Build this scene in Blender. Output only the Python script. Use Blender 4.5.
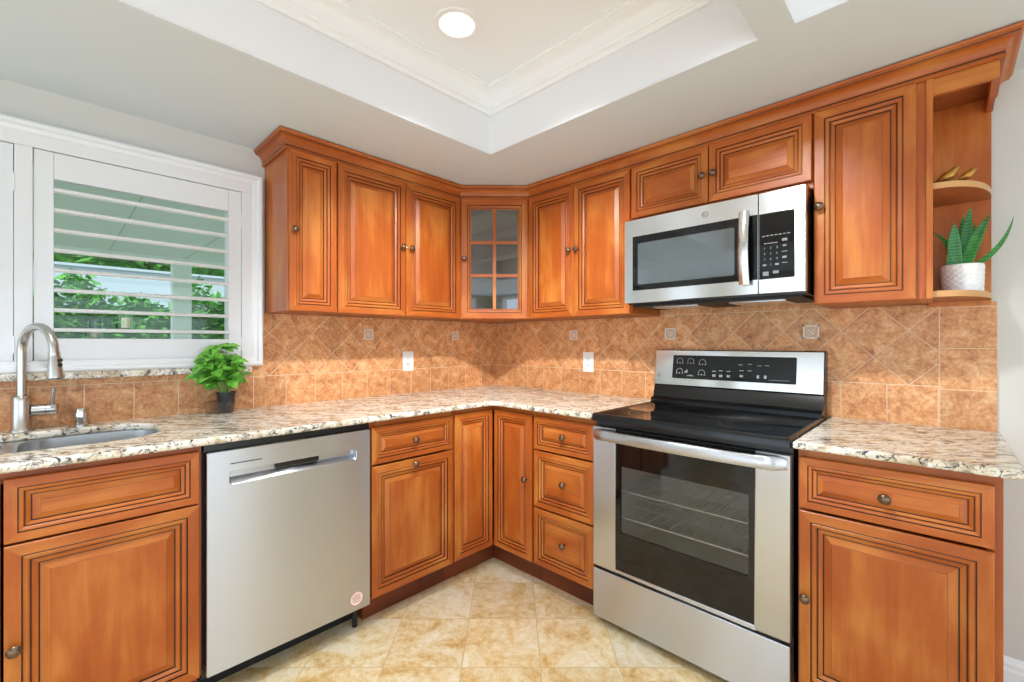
import bpy, bmesh, math, random
from mathutils import Vector, Matrix
S = bpy.context.scene
COL = S.collection
for o in list(bpy.data.objects):
    bpy.data.objects.remove(o)
rnd = random.Random(7)

# ------------------------------------------------------------------ camera, world, lights, exposure
cd = bpy.data.cameras.new('camera'); cam = bpy.data.objects.new('camera', cd); COL.objects.link(cam)
cd.sensor_width = 36.0; cd.lens = 36.0 * 445.58 / 1024; cd.shift_y = 1.6 / 1024; cd.clip_start = 0.02
cam.location = (2.4013, -2.3094, 1.2275)
cam.rotation_euler = (math.pi / 2, 0, math.radians(44.131))
S.camera = cam
S.view_settings.view_transform = 'Standard'; S.view_settings.look = 'None'
S.view_settings.gamma = 1.0; S.view_settings.use_curve_mapping = False
S.view_settings.exposure = 0.22
S.cycles.use_denoising = True
S.cycles.max_bounces = 10; S.cycles.diffuse_bounces = 5; S.cycles.transparent_max_bounces = 12
S.cycles.sample_clamp_indirect = 6.0
W = bpy.data.worlds.new('world'); S.world = W; W.use_nodes = True
bgn = W.node_tree.nodes['Background']
bgn.inputs['Color'].default_value = (0.73, 0.86, 1.0, 1); bgn.inputs['Strength'].default_value = 2.0

def light(name, kind, loc, energy, size=0.1, rot=(0, 0, 0), color=(1, 1, 1), size_y=None):
    l = bpy.data.lights.new(name, kind); l.energy = energy; l.color = color
    if kind == 'AREA':
        l.size = size
        if size_y: l.shape = 'RECTANGLE'; l.size_y = size_y
        else: l.shape = 'DISK'
    if kind == 'SUN': l.angle = math.radians(2)
    o = bpy.data.objects.new(name, l); o.location = loc; o.rotation_euler = rot; COL.objects.link(o)
    return o
light('sun', 'SUN', (0, 0, 5), 3.5, rot=(math.radians(38), 0, math.radians(60)))
LAMPS = [(1.059, -1.229), (1.70, -1.229), (1.059, -2.55), (1.70, -2.55)]
for lx, ly in LAMPS:
    sl_ = light('recessed_light_beam', 'SPOT', (lx, ly, 2.436), 85 if (lx < 1.3 and ly < -2) else 30, color=(0.90, 0.95, 1.0))
    sl_.data.spot_size = math.radians(104); sl_.data.spot_blend = 0.8; sl_.data.shadow_soft_size = 0.07
# added unseen spots without fittings, aimed to brighten the wall cabinets
for p0, tgt, en in (((1.66, -1.50, 2.43), (0.33, -1.0, 1.28), 215), ((1.60, -1.62, 2.43), (1.0, -0.33, 1.28), 205), ((1.80, -1.50, 2.43), (2.0, -0.33, 1.30), 125)):
    p0 = Vector(p0); tl_ = light('cabinet_fill_spot', 'SPOT', p0, en, color=(0.97, 0.98, 1.0))
    tl_.rotation_euler = (Vector(tgt) - p0).to_track_quat('-Z', 'Y').to_euler()
    tl_.data.spot_size = math.radians(52); tl_.data.spot_blend = 0.9; tl_.data.shadow_soft_size = 0.08
# daylight through the big window and the glazed door of the room behind the camera
light('window_daylight', 'AREA', (4.72, -2.6, 1.1), 10, 2.0, rot=(0, math.radians(90), 0), size_y=4.2, color=(0.73, 0.86, 1.0))
light('garden_door_daylight', 'AREA', (2.4, -5.12, 1.1), 10, 4.0, rot=(math.radians(90), 0, 0), size_y=2.0, color=(0.73, 0.86, 1.0))

# ------------------------------------------------------------------ node helpers
class V:
    """a shader socket with arithmetic"""
    nt = None
    def __init__(s, k): s.k = k
    def op(s, o, b=None, c=None):
        n = V.nt.nodes.new('ShaderNodeMath'); n.operation = o
        for i, x in enumerate((s, b, c)):
            if x is None: continue
            if isinstance(x, V): V.nt.links.new(x.k, n.inputs[i])
            else: n.inputs[i].default_value = x
        return V(n.outputs[0])
    def __add__(s, b): return s.op('ADD', b)
    def __sub__(s, b): return s.op('SUBTRACT', b)
    def __mul__(s, b): return s.op('MULTIPLY', b)
    def floor(s): return s.op('FLOOR')
    def frac(s): return s.op('FRACT')
    def abs(s): return s.op('ABSOLUTE')
    def lt(s, b): return s.op('LESS_THAN', b)
    def gt(s, b): return s.op('GREATER_THAN', b)
    def max(s, b): return s.op('MAXIMUM', b)
    def min(s, b): return s.op('MINIMUM', b)
    def edge(s):      # distance to nearest integer
        return (s.frac() - 0.5).abs().op('MULTIPLY_ADD', -1.0, 0.5)

def lin(c):
    if isinstance(c, str):
        c = [int(c[i:i + 2], 16) / 255 for i in (0, 2, 4)]
        c = [x / 12.92 if x <= 0.04045 else ((x + 0.055) / 1.055) ** 2.4 for x in c]
    return (c[0], c[1], c[2], 1)

def newmat(name, color='808080', rough=0.5, metal=0.0, coat=0.0, spec=0.5):
    m = bpy.data.materials.new(name); m.use_nodes = True
    b = m.node_tree.nodes['Principled BSDF']
    b.inputs['Base Color'].default_value = lin(color); b.inputs['Roughness'].default_value = rough
    b.inputs['Metallic'].default_value = metal; b.inputs['Coat Weight'].default_value = coat
    b.inputs['Coat Roughness'].default_value = 0.15
    b.inputs['Specular IOR Level'].default_value = spec
    V.nt = m.node_tree
    return m, b

def coord(kind='Object', scale=(1, 1, 1), rot=(0, 0, 0), loc=None):
    t = V.nt.nodes.new('ShaderNodeTexCoord') if kind != 'Position' else V.nt.nodes.new('ShaderNodeNewGeometry')
    mp = V.nt.nodes.new('ShaderNodeMapping'); mp.inputs['Scale'].default_value = scale; mp.inputs['Rotation'].default_value = rot
    V.nt.links.new(t.outputs[kind], mp.inputs['Vector'])
    if loc is not None: V.nt.links.new(loc, mp.inputs['Location'])
    return mp.outputs[0]
def noise(vec, scale, detail=4, rough=0.55, dist=0.0):
    n = V.nt.nodes.new('ShaderNodeTexNoise'); n.inputs['Scale'].default_value = scale; n.inputs['Detail'].default_value = detail
    n.inputs['Roughness'].default_value = rough; n.inputs['Distortion'].default_value = dist
    V.nt.links.new(vec, n.inputs['Vector']); return V(n.outputs['Fac'])
def ramp(v, *stops):
    r = V.nt.nodes.new('ShaderNodeValToRGB'); e = r.color_ramp.elements
    while len(e) < len(stops): e.new(0.5)
    for k, (p, c) in enumerate(stops):
        e[k].position = p; e[k].color = lin(c) if not isinstance(c, (int, float)) else (c, c, c, 1)
    V.nt.links.new(v.k, r.inputs[0]); return V(r.outputs[0])
def mix(f, a, b, mode='MIX'):
    n = V.nt.nodes.new('ShaderNodeMix'); n.data_type = 'RGBA'; n.blend_type = mode
    for x, i in ((f, 0), (a, 6), (b, 7)):
        if isinstance(x, V): V.nt.links.new(x.k, n.inputs[i])
        elif i == 0: n.inputs[0].default_value = x
        else: n.inputs[i].default_value = lin(x)
    return V(n.outputs[2])
def xyz(vec):
    n = V.nt.nodes.new('ShaderNodeSeparateXYZ'); V.nt.links.new(vec, n.inputs[0]); return [V(k) for k in n.outputs]
def white(a, b):
    c = V.nt.nodes.new('ShaderNodeCombineXYZ'); V.nt.links.new(a.k, c.inputs[0]); V.nt.links.new(b.k, c.inputs[1])
    n = V.nt.nodes.new('ShaderNodeTexWhiteNoise'); n.noise_dimensions = '2D'; V.nt.links.new(c.outputs[0], n.inputs['Vector']); return V(n.outputs['Value'])
def put(v, sock): V.nt.links.new(v.k, sock)
def bump(b, h, strength=0.3, dist=0.002):
    n = V.nt.nodes.new('ShaderNodeBump'); n.inputs['Strength'].default_value = strength; n.inputs['Distance'].default_value = dist
    V.nt.links.new(h.k, n.inputs['Height']); V.nt.links.new(n.outputs[0], b.inputs['Normal'])
def hsv(c, val):
    n = V.nt.nodes.new('ShaderNodeHueSaturation'); V.nt.links.new(c.k, n.inputs['Color']); V.nt.links.new(val.k, n.inputs['Value']); return V(n.outputs[0])

# ------------------------------------------------------------------ materials
def wood(name, sc, dark='994819', mid='ae5920', light='cb803a', rough=0.36):
    m, b = newmat(name, rough=rough, coat=0.22, spec=0.28); b.inputs['Coat Roughness'].default_value = 0.28
    oi = V.nt.nodes.new('ShaderNodeObjectInfo'); r = V(oi.outputs['Random'])
    off = V.nt.nodes.new('ShaderNodeCombineXYZ')
    for k in range(3): put(r * (37.0 + 11 * k), off.inputs[k])
    v = coord('Object', sc, loc=off.outputs[0])
    n1 = noise(v, 3.0, 6, 0.6, 0.8)
    n2 = noise(coord('Object', [s * 0.12 + 0.8 for s in sc], loc=off.outputs[0]), 3.0, 3, 0.5, 0.3)
    c = ramp(n1 * 0.35 + n2 * 0.65, (0.3, dark), (0.49, mid), (0.68, light))
    n3 = noise(coord('Object', [s * 6 for s in sc], loc=off.outputs[0]), 4.0, 2)
    c = hsv(c, r * 0.14 + 0.88 + n3 * 0.10)
    put(c, b.inputs['Base Color'])
    return m
M = {}
M['wood_v'] = wood('cherry_wood_upright', (9, 9, 0.7))
M['wood_h'] = wood('cherry_wood_level', (0.7, 0.7, 9))
M['glaze'] = newmat('dark_brown_glaze', '2e1308', 0.45)[0]
M['wood_inside'] = wood('cabinet_inside_wood', (6, 6, 0.8), '7d3d16', '9c5526', 'b56c38', 0.5)
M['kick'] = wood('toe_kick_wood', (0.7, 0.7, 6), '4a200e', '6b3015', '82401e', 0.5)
M['edge_ply'] = newmat('shelf_edge_wood', 'cf9a60', 0.4)[0]
M['bronze'] = newmat('antique_bronze', '78624f', 0.30, 0.85)[0]

m, b = newmat('granite', rough=0.2, coat=0.0, spec=0.4); M['granite'] = m
v = coord('Position', (1, 1, 1), rot=(0, 0, math.radians(30))); gp = xyz(coord('Position')); gq = V.nt.nodes.new('ShaderNodeCombineXYZ')
put((gp[0] * 0.718 + gp[1] * 0.696) * 0.9, gq.inputs[0]); put((gp[1] * 0.718 - gp[0] * 0.696) * 2.3, gq.inputs[1]); put(gp[2] * 2.0, gq.inputs[2]); vs = gq.outputs[0]
base = ramp(noise(vs, 10, 7, 0.62, 0.5), (0.28, '7f6f60'), (0.38, 'b9a484'), (0.46, 'dccfb6'), (0.60, 'ebe6db'), (0.73, 'dcc191'), (0.83, 'c59d5f'))
c = mix(ramp(noise(vs, 14, 7, 0.68, 1.0), (0.54, 0.0), (0.60, 0.85)), base, '857a71')
c = mix(ramp(noise(v, 24, 4, 0.6, 0.4), (0.57, 0.0), (0.66, 0.85)), c, 'f3f1ec')
c = mix(ramp(noise(vs, 17, 7, 0.72, 1.4), (0.565, 0.0), (0.60, 0.97)), c, '2b2727')
c = mix(ramp(noise(v, 55, 3, 0.6), (0.60, 0.0), (0.65, 0.85)), c, '40362f')
put(c, b.inputs['Base Color'])

def tile_mat(name, axis, a_diamond, a_rect, right=False):
    m, b = newmat(name, rough=0.45)
    P = xyz(coord('Position')); a, z = P[axis], P[2]
    u = (a - a_rect) * (1 / 0.1475); w = (a - (a_rect + 0.06)) * (1 / 0.1475)
    G = 0.0016
    row = z.gt(1.064) * 1.0
    p = (a - a_diamond) * (1 / 0.2115); q = (z - 1.064) * (1 / 0.2115)
    s, t = p + q, p - q
    e_d = s.edge().min(t.edge()) * 0.1495
    e_r = (u.edge() * 0.1475).min((z - 1.064).abs())
    in_d = z.gt(1.064) * z.lt(1.372)
    e_top = (w.edge() * 0.1475).min((z - 1.372).abs())
    rnd_d = white(s.floor(), t.floor()); rnd_r = white(u.floor(), row + 7.0)
    if right:
        far = a.gt(2.389)
        zz = (z - 1.056) * (1 / 0.150)
        e_far = (zz.edge() * 0.150).min((a - 2.389).abs())
        e_d = e_d.min((a - 2.389).abs() + z.lt(1.064))
    else:
        far = a.lt(-1.592); e_far = ((a + 0.05) * (1 / 0.1475)).edge() * 0.1475 + z.lt(1.064) * 1.0
        e_far = e_far.min(e_r + z.gt(1.066))
    def sel(f, x, y): return x * f + y * (f.op('MULTIPLY_ADD', -1.0, 1.0))
    e = sel(in_d, e_d.min((z - 1.064).abs()).min((z - 1.372).abs()), sel(z.gt(1.3), e_top, e_r)) if True else None
    e = sel(far, e_far, e)
    r = sel(far, white((a * 0.0), (z * 6.667).floor()), sel(in_d, rnd_d, rnd_r))
    n_a = noise(coord('Position'), 19, 7, 0.7, 0.7); n_b = noise(coord('Position'), 85, 4, 0.7)
    c = ramp(n_a * 0.62 + n_b * 0.38, (0.34, '9c5a34'), (0.44, 'c58452'), (0.52, 'd99c66'), (0.64, 'ebbf92'))
    c = hsv(c, r * 0.24 + 0.88)
    g = e.lt(G)
    put(mix(g, c, 'e2c3a0'), b.inputs['Base Color'])
    h = e.op('MULTIPLY', 1 / 0.005).min(1.0)
    bump(b, h * 1.0 + n_b * 0.25, 0.55, 0.002)
    return m
M['tile_left'] = tile_mat('tumbled_tile_window_wall', 1, -1.566, -0.012)
M['tile_right'] = tile_mat('tumbled_tile_range_wall', 0, 0.1876, 0.026, True)
M['tile_edge'] = newmat('cut_tile_edge', 'b98a60', 0.6)[0]
m, b = newmat('decor_tile_relief', 'd3b8a0', 0.55); M['decor'] = m
put(ramp(noise(coord('Position'), 60, 3), (0.3, 'e2cdb8'), (0.7, 'f3e6d8')), b.inputs['Base Color'])
M['decor_dark'] = newmat('decor_tile_recess', 'cdb097', 0.6)[0]

m, b = newmat('travertine_floor', rough=0.28); M['floor'] = m
P = xyz(coord('Position'))
ca, sa = math.cos(math.radians(44.131)), math.sin(math.radians(44.131))
fs = ((P[0] - 2.4013) * ca + (P[1] + 2.3094) * sa + 0.19) * (1 / 0.298)
ft = ((P[0] - 2.4013) * -sa + (P[1] + 2.3094) * ca - 1.683) * (1 / 0.298)
e = fs.edge().min(ft.edge()) * 0.298
r = white(fs.floor(), ft.floor())
cc = V.nt.nodes.new('ShaderNodeCombineXYZ'); put(P[0] + r * 9.0, cc.inputs[0]); put(P[1] + r * 5.0, cc.inputs[1])
n_a = noise(cc.outputs[0], 4.2, 8, 0.7, 1.2); n_b = noise(cc.outputs[0], 30, 5, 0.75, 0.5)
c = ramp(n_a * 0.65 + n_b * 0.35, (0.33, 'b98543'), (0.43, 'dab67a'), (0.50, 'e6d0a2'), (0.60, 'f1e6ce'))
c = hsv(c, r * 0.14 + 0.92)
put(mix(e.lt(0.0018), c, 'd0b486'), b.inputs['Base Color'])
bump(b, e.op('MULTIPLY', 1 / 0.006).min(1.0) + n_b * 0.15, 0.4, 0.0015)

def paint(name, color, rough=0.7, bs=0.12):
    m, b = newmat(name, color, rough, spec=0.3)
    bump(b, noise(coord('Position'), 140, 3, 0.6), bs, 0.002); return m
M['paint_wall'] = paint('warm_grey_wall_paint', 'd2cfc8')
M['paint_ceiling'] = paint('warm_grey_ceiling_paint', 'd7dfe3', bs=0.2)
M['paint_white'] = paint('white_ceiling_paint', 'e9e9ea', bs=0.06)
M['paint_tray'] = paint('lightened_tray_paint', 'f3f5f8', bs=0.05)  # tray paint lightened on the upper ceiling, making up for weak bounce light
M['white_gloss'] = newmat('white_satin_trim', 'f2f2f2', 0.35)[0]
M['louver'] = newmat('lightened_louver_paint', 'fbfbfb', 0.4)[0]  # shutter white made paler on the blades in place of room bounce light
M['shutter'] = newmat('white_shutter_paint', 'e9e9ea', 0.32)[0]
def steel(name, color='c9ccd1', rough=0.30, sc=(1, 1, 260)):
    m, b = newmat(name, color, rough, 1.0)
    n = noise(coord('Position', sc), 3.0, 3, 0.6)
    put(n * 0.08 + (rough - 0.04), b.inputs['Roughness']); bump(b, n, 0.006, 0.0005)
    b.inputs['Anisotropic'].default_value = 0.93; b.inputs['Anisotropic Rotation'].default_value = 0.25 if sc[2] > sc[0] else 0.0
    tg = V.nt.nodes.new('ShaderNodeTangent'); tg.direction_type = 'RADIAL'; tg.axis = 'Z'; V.nt.links.new(tg.outputs[0], b.inputs['Tangent'])
    return m
M['steel'] = steel('brushed_stainless'); M['steel_v'] = steel('brushed_stainless_upright', sc=(260, 260, 1), rough=0.25)
M['bowl_steel'] = newmat('satin_sink_steel', 'c9cbcc', 0.32, 1.0)[0]
M['steel_bright'] = steel('bright_stainless', 'e4e5e6', 0.2)  # shinier steel, its colour also raised to imitate brighter reflections
M['nickel'] = newmat('brushed_nickel', 'c4c0ba', 0.24, 1.0)[0]
M['chrome'] = newmat('polished_steel', 'd8d8d8', 0.12, 1.0)[0]
M['black'] = newmat('black_enamel', '0c0c0d', 0.22)[0]
M['black_matte'] = newmat('black_plastic', '141414', 0.55)[0]
M['black_glass'] = newmat('black_glass', '0a0b0c', 0.04)[0]
M['burner'] = newmat('burner_print', '3a3b3d', 0.12)[0]
M['legend'] = newmat('pale_grey_print', '9b9ea0', 0.5)[0]
M['legend_dim'] = newmat('dim_grey_print', '74777a', 0.5)[0]
M['oven_wall'] = newmat('grey_oven_enamel', 'dedcd6', 0.5)[0]
M['wire'] = newmat('oven_rack_wire', 'dcdcdc', 0.3, 0.3)[0]
M['outlet'] = newmat('white_plastic', 'f3f2ef', 0.35)[0]
M['slot'] = newmat('dark_slot', '1c1a18', 0.6)[0]
M['sticker'] = newmat('pale_pink_sticker', 'f2dcd2', 0.5)[0]; M['sticker_ink'] = newmat('red_sticker_ink', 'b0604e', 0.5)[0]
def seethrough(name, tint, alpha, rough=0.02):
    m = bpy.data.materials.new(name); m.use_nodes = True; nt = m.node_tree; V.nt = nt
    nt.nodes.remove(nt.nodes['Principled BSDF'])
    t = nt.nodes.new('ShaderNodeBsdfTransparent'); t.inputs[0].default_value = lin(tint)
    g = nt.nodes.new('ShaderNodeBsdfGlossy'); g.inputs['Roughness'].default_value = rough
    f = nt.nodes.new('ShaderNodeLayerWeight'); f.inputs[0].default_value = 0.5
    mx = nt.nodes.new('ShaderNodeMixShader'); ad = (V(f.outputs[1]).op('POWER', 4.0)) * 0.75 + alpha
    put(ad, mx.inputs[0]); nt.links.new(t.outputs[0], mx.inputs[1]); nt.links.new(g.outputs[0], mx.inputs[2])
    nt.links.new(mx.outputs[0], nt.nodes['Material Output'].inputs[0]); return m
M['glass'] = seethrough('clear_glass', 'f2f7f5', 0.03)
M['cab_glass'] = seethrough('cabinet_door_glass', 'a9adad', 0.22)
M['oven_glass'] = seethrough('oven_window_glass', 'e9e9e6', 0.03)
M['mw_glass'] = newmat('microwave_window_glass', '7c8488', 0.06, 0.8)[0]
M['plastic_clear'] = seethrough('clear_plastic', 'faf9f8', 0.05, 0.1)
M['pot_black'] = newmat('black_plant_pot', '26282a', 0.45)[0]
M['soil'] = newmat('potting_soil', '2c2018', 0.9)[0]
def leafmat(name, a, b2, rough=0.4, band=False):
    m, b = newmat(name, rough=rough)
    oi = V.nt.nodes.new('ShaderNodeObjectInfo')
    n = noise(coord('Object'), 30, 3)
    c = ramp(n, (0.3, a), (0.7, b2))
    if band:
        z = xyz(coord('Object'))[2]
        w = (z * 95.0 + noise(coord('Object'), 40, 2) * 0.8).frac().lt(0.28) * 0.55
        c = mix(w, c, '5fa85a')
    put(c, b.inputs['Base Color'])
    b.inputs['Subsurface Weight'].default_value = 0.0
    return m
M['basil'] = leafmat('basil_leaf', '358a1c', '9ade5c', 0.3); M['stem'] = newmat('green_stem', '8fae5a', 0.5)[0]
M['aloe'] = leafmat('aloe_leaf', '17602a', '2f8a3c', 0.35, True)
M['white_ceramic'] = newmat('white_ceramic', 'f1efed', 0.35)[0]
M['gold'] = newmat('antique_gold', 'b8863c', 0.38, 0.75)[0]
M['wax'] = newmat('cream_wax', 'fdf3d0', 0.5)[0]
M['lamp'] = bpy.data.materials.new('lamp_glow'); M['lamp'].use_nodes = True
bb = M['lamp'].node_tree.nodes['Principled BSDF']; bb.inputs['Emission Color'].default_value = (1, 0.97, 0.93, 1); bb.inputs['Emission Strength'].default_value = 1.6
M['sage'] = newmat('sage_patio_paint', 'd3dccd', 0.7)[0]
M['sage_line'] = newmat('sage_seam', '8fa58a', 0.8)[0]
M['fence'] = newmat('white_fence_paint', 'a7b0b6', 0.8)[0]
M['hedge'] = leafmat('hedge_leaf', '2a6a1c', '66a83c', 0.75)
M['concrete'] = newmat('patio_concrete', 'd2cfc8', 0.8)[0]

# ------------------------------------------------------------------ mesh helpers
I4 = Matrix.Identity(4)
def face(u, n, o=(0, 0, 0)):
    """local axes a (along), z (up), d (out of the wall)"""
    u, n = Vector(u).normalized(), Vector(n).normalized()
    return Matrix(((u.x, 0, n.x, o[0]), (u.y, 0, n.y, o[1]), (u.z, 1, n.z, o[2]), (0, 0, 0, 1)))
FL = face((0, 1, 0), (1, 0, 0)); FR = face((1, 0, 0), (0, -1, 0))
r2 = math.sqrt(0.5)
FD = face((r2, r2, 0), (r2, -r2, 0), (0, 0, 0))      # diagonal: d = (x-y)/sqrt2, a = (x+y)/sqrt2
class MB:
    def __init__(s, T=I4): s.v = []; s.f = []; s.m = []; s.T = T; s.mats = []
    def mi(s, mat):
        if mat not in s.mats: s.mats.append(mat)
        return s.mats.index(mat)
    def add(s, vs, fs, mat, T=None):
        T = s.T if T is None else T; k = len(s.v); mi = s.mi(mat)
        s.v += [T @ Vector(p) for p in vs]; s.f += [tuple(i + k for i in f) for f in fs]; s.m += [mi] * len(fs); return s
    def box(s, a0, z0, d0, a1, z1, d1, mat):
        p = [(a, z, d) for d in (d0, d1) for z in (z0, z1) for a in (a0, a1)]
        return s.add(p, [(0, 2, 3, 1), (4, 5, 7, 6), (0, 1, 5, 4), (2, 6, 7, 3), (0, 4, 6, 2), (1, 3, 7, 5)], mat)
    def rings(s, rings, mats, cap0=None, cap1=None, T=None):
        """loft closed loops of equal length"""
        n = len(rings[0])
        for k in range(len(rings) - 1):
            mm = mats[k] if isinstance(mats, (list, tuple)) else mats
            s.add(list(rings[k]) + list(rings[k + 1]), [(i, (i + 1) % n, n + (i + 1) % n, n + i) for i in range(n)], mm, T)
        if cap0: s.add(rings[0], [tuple(range(n))[::-1]], cap0, T)
        if cap1: s.add(rings[-1], [tuple(range(n))], cap1, T)
        return s
    def lathe(s, prof, mat, n=20, T=None, cap=True):
        """profile (r, h) about local third axis"""
        R = [[(r * math.cos(2 * math.pi * i / n), r * math.sin(2 * math.pi * i / n), h) for i in range(n)] for r, h in prof]
        mm = mat if not isinstance(mat, (list, tuple)) else mat
        c = mat if not isinstance(mat, (list, tuple)) else mat[-1]
        return s.rings(R, mm, (mat if not isinstance(mat, (list, tuple)) else mat[0]) if cap else None, c if cap else None, T)
    def tube(s, pts, rad, mat, n=10, caps=True):
        pts = [Vector(p) for p in pts]; R = []
        prev = None
        for i, p in enumerate(pts):
            d = (pts[min(i + 1, len(pts) - 1)] - pts[max(i - 1, 0)]).normalized()
            if prev is None:
                x = d.cross(Vector((0, 0, 1)) if abs(d.z) < 0.9 else Vector((1, 0, 0))).normalized()
            else: x = (prev - d * prev.dot(d)).normalized()
            prev = x; y = d.cross(x); r = rad[i] if isinstance(rad, (list, tuple)) else rad
            R.append([p + x * r * math.cos(2 * math.pi * k / n) + y * r * math.sin(2 * math.pi * k / n) for k in range(n)])
        return s.rings(R, mat, mat if caps else None, mat if caps else None)
    def build(s, name, parent=None, bevel=0.0, smooth=None, seg=2):
        me = bpy.data.meshes.new(name)
        org = parent['_o'] if parent is not None and '_o' in parent else (0, 0, 0)
        org = Vector(org)
        me.from_pydata([tuple(p - org) for p in s.v], [], s.f)
        for mm in s.mats: me.materials.append(M[mm])
        me.polygons.foreach_set('material_index', s.m)
        bm = bmesh.new(); bm.from_mesh(me)
        bmesh.ops.remove_doubles(bm, verts=bm.verts, dist=1e-5)
        bmesh.ops.recalc_face_normals(bm, faces=bm.faces)
        bm.to_mesh(me); bm.free()
        o = bpy.data.objects.new(name, me); COL.objects.link(o)
        if parent is not None:
            o.parent = parent; o['_o'] = tuple(org)
            if '_n' in parent: pass
        else: o['_o'] = (0, 0, 0)
        if bevel:
            bv = o.modifiers.new('bevel', 'BEVEL'); bv.width = bevel; bv.segments = seg; bv.limit_method = 'ANGLE'; bv.angle_limit = math.radians(40)
        if smooth is not None:
            me.polygons.foreach_set('use_smooth', [True] * len(me.polygons)); me.set_sharp_from_angle(angle=math.radians(smooth))
        return o
def tag(o, label, cat, group=None):
    o['label'] = label; o['category'] = cat
    if group: o['group'] = group
    return o
def thing(name, loc, label, cat, group=None):
    o = bpy.data.objects.new(name, None); o.location = loc; o['_o'] = tuple(loc); o.empty_display_size = 0.05; COL.objects.link(o)
    return tag(o, label, cat, group)
def struct(o): o['kind'] = 'structure'; return o
def axis(p, d):
    """matrix: third axis along d at p"""
    z = Vector(d).normalized(); x = z.cross(Vector((0, 0, 1)) if abs(z.z) < 0.9 else Vector((1, 0, 0))).normalized(); y = z.cross(x)
    return Matrix(((x.x, y.x, z.x, p[0]), (x.y, y.y, z.y, p[1]), (x.z, y.z, z.z, p[2]), (0, 0, 0, 1)))
def rrect(a0, z0, a1, z1, r, n=6):
    pts = []
    for cx, cy, s in ((a1 - r, z1 - r, 0), (a0 + r, z1 - r, 90), (a0 + r, z0 + r, 180), (a1 - r, z0 + r, 270)):
        for k in range(n + 1):
            t = math.radians(s + 90 * k / n); pts.append((cx + r * math.cos(t), cy + r * math.sin(t)))
    return pts
def slab(name, outlines, z0, z1, mat, bev=0.0, parent=None, res=4):
    """flat slab with holes from 2D outlines, rounded edges"""
    cu = bpy.data.curves.new(name, 'CURVE'); cu.dimensions = '2D'; cu.fill_mode = 'BOTH'
    cu.extrude = (z1 - z0) / 2 - bev; cu.bevel_depth = bev; cu.bevel_resolution = res; cu.offset = -bev
    for ol in outlines:
        sp = cu.splines.new('POLY'); sp.points.add(len(ol) - 1); sp.use_cyclic_u = True
        for k, p in enumerate(ol): sp.points[k].co = (p[0], p[1], 0, 1)
    t = bpy.data.objects.new(name, cu); COL.objects.link(t)
    me = bpy.data.meshes.new_from_object(t.evaluated_get(bpy.context.evaluated_depsgraph_get()))
    bpy.data.objects.remove(t)
    org = Vector(parent['_o']) if parent is not None else Vector((0, 0, 0))
    for v_ in me.vertices: v_.co = v_.co + Vector((0, 0, (z0 + z1) / 2)) - org
    me.materials.clear(); me.materials.append(M[mat])
    o = bpy.data.objects.new(name, me); COL.objects.link(o); o['_o'] = tuple(org)
    if parent is not None: o.parent = parent
    me.polygons.foreach_set('use_smooth', [True] * len(me.polygons)); me.set_sharp_from_angle(angle=math.radians(35))
    return o
def glyphs(mb, txt, size, a, z, d, mat, T=None):
    """flat lettering laid on a face"""
    cu = bpy.data.curves.new('t', 'FONT'); cu.body = txt; cu.size = size; cu.align_x = 'CENTER'; cu.align_y = 'CENTER'; cu.resolution_u = 2
    t = bpy.data.objects.new('t', cu); COL.objects.link(t)
    me = bpy.data.meshes.new_from_object(t.evaluated_get(bpy.context.evaluated_depsgraph_get())); bpy.data.objects.remove(t)
    mb.add([(a + v_.co.x, z + v_.co.y, d) for v_ in me.vertices], [tuple(p.vertices) for p in me.polygons], mat, T)
def arc(mb, a, z, r, w, d, mat, t0=0, t1=360, n=20, T=None):
    vs = []
    for k in range(n + 1):
        t = math.radians(t0 + (t1 - t0) * k / n)
        vs += [(a + (r - w) * math.cos(t), z + (r - w) * math.sin(t), d), (a + r * math.cos(t), z + r * math.sin(t), d)]
    mb.add(vs, [(2 * k, 2 * k + 1, 2 * k + 3, 2 * k + 2) for k in range(n)], mat, T)

# ------------------------------------------------------------------ cabinet fronts
PROF = [(0, -19.5, None), (0, -2, 'w'), (2.5, 0, 'w'), (31, 0, 'w'), (31.8, -3, 'glaze'), (34, -3, 'glaze'), (37, -0.5, 'w'), (44, -1.5, 'w'), (47, -5, 'w'),
        (48, -7.5, 'glaze'), (50.2, -7.5, 'glaze'), (53, -5.5, 'w'), (59, -8, 'w'), (62.5, -10, 'w'), (63.5, -13, 'glaze'), (65.8, -13, 'glaze'), (86, -3.4, 'w'), (86.6, -2.4, 'glaze'), (87.6, -2.2, 'w')]
def front(parent, name, F, a0, z0, a1, z1, dface, horizontal=False, sc=None, label=None):
    w, h = a1 - a0, z1 - z0
    k = sc or min(1.0, min(w, h) * 0.40 * 1000 / 87.6)
    mb = MB(F); prev = None
    for ins, dep, mt in PROF:
        i = ins * k / 1000; d = dface + dep * (max(k, 0.8)) / 1000
        R = [(a0 + i, z0 + i, d), (a1 - i, z0 + i, d), (a1 - i, z1 - i, d), (a0 + i, z1 - i, d)]
        if prev:
            for s in range(4):
                mt2 = 'glaze' if mt == 'glaze' else ('wood_h' if s in (0, 2) else 'wood_v')
                mb.add([prev[s], prev[(s + 1) % 4], R[(s + 1) % 4], R[s]], [(0, 1, 2, 3)], mt2)
        else: mb.add(R, [(3, 2, 1, 0)], 'wood_v')
        prev = R
    mb.add(prev, [(0, 1, 2, 3)], 'wood_h' if horizontal else 'wood_v')
    return mb.build(name, parent)
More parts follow.
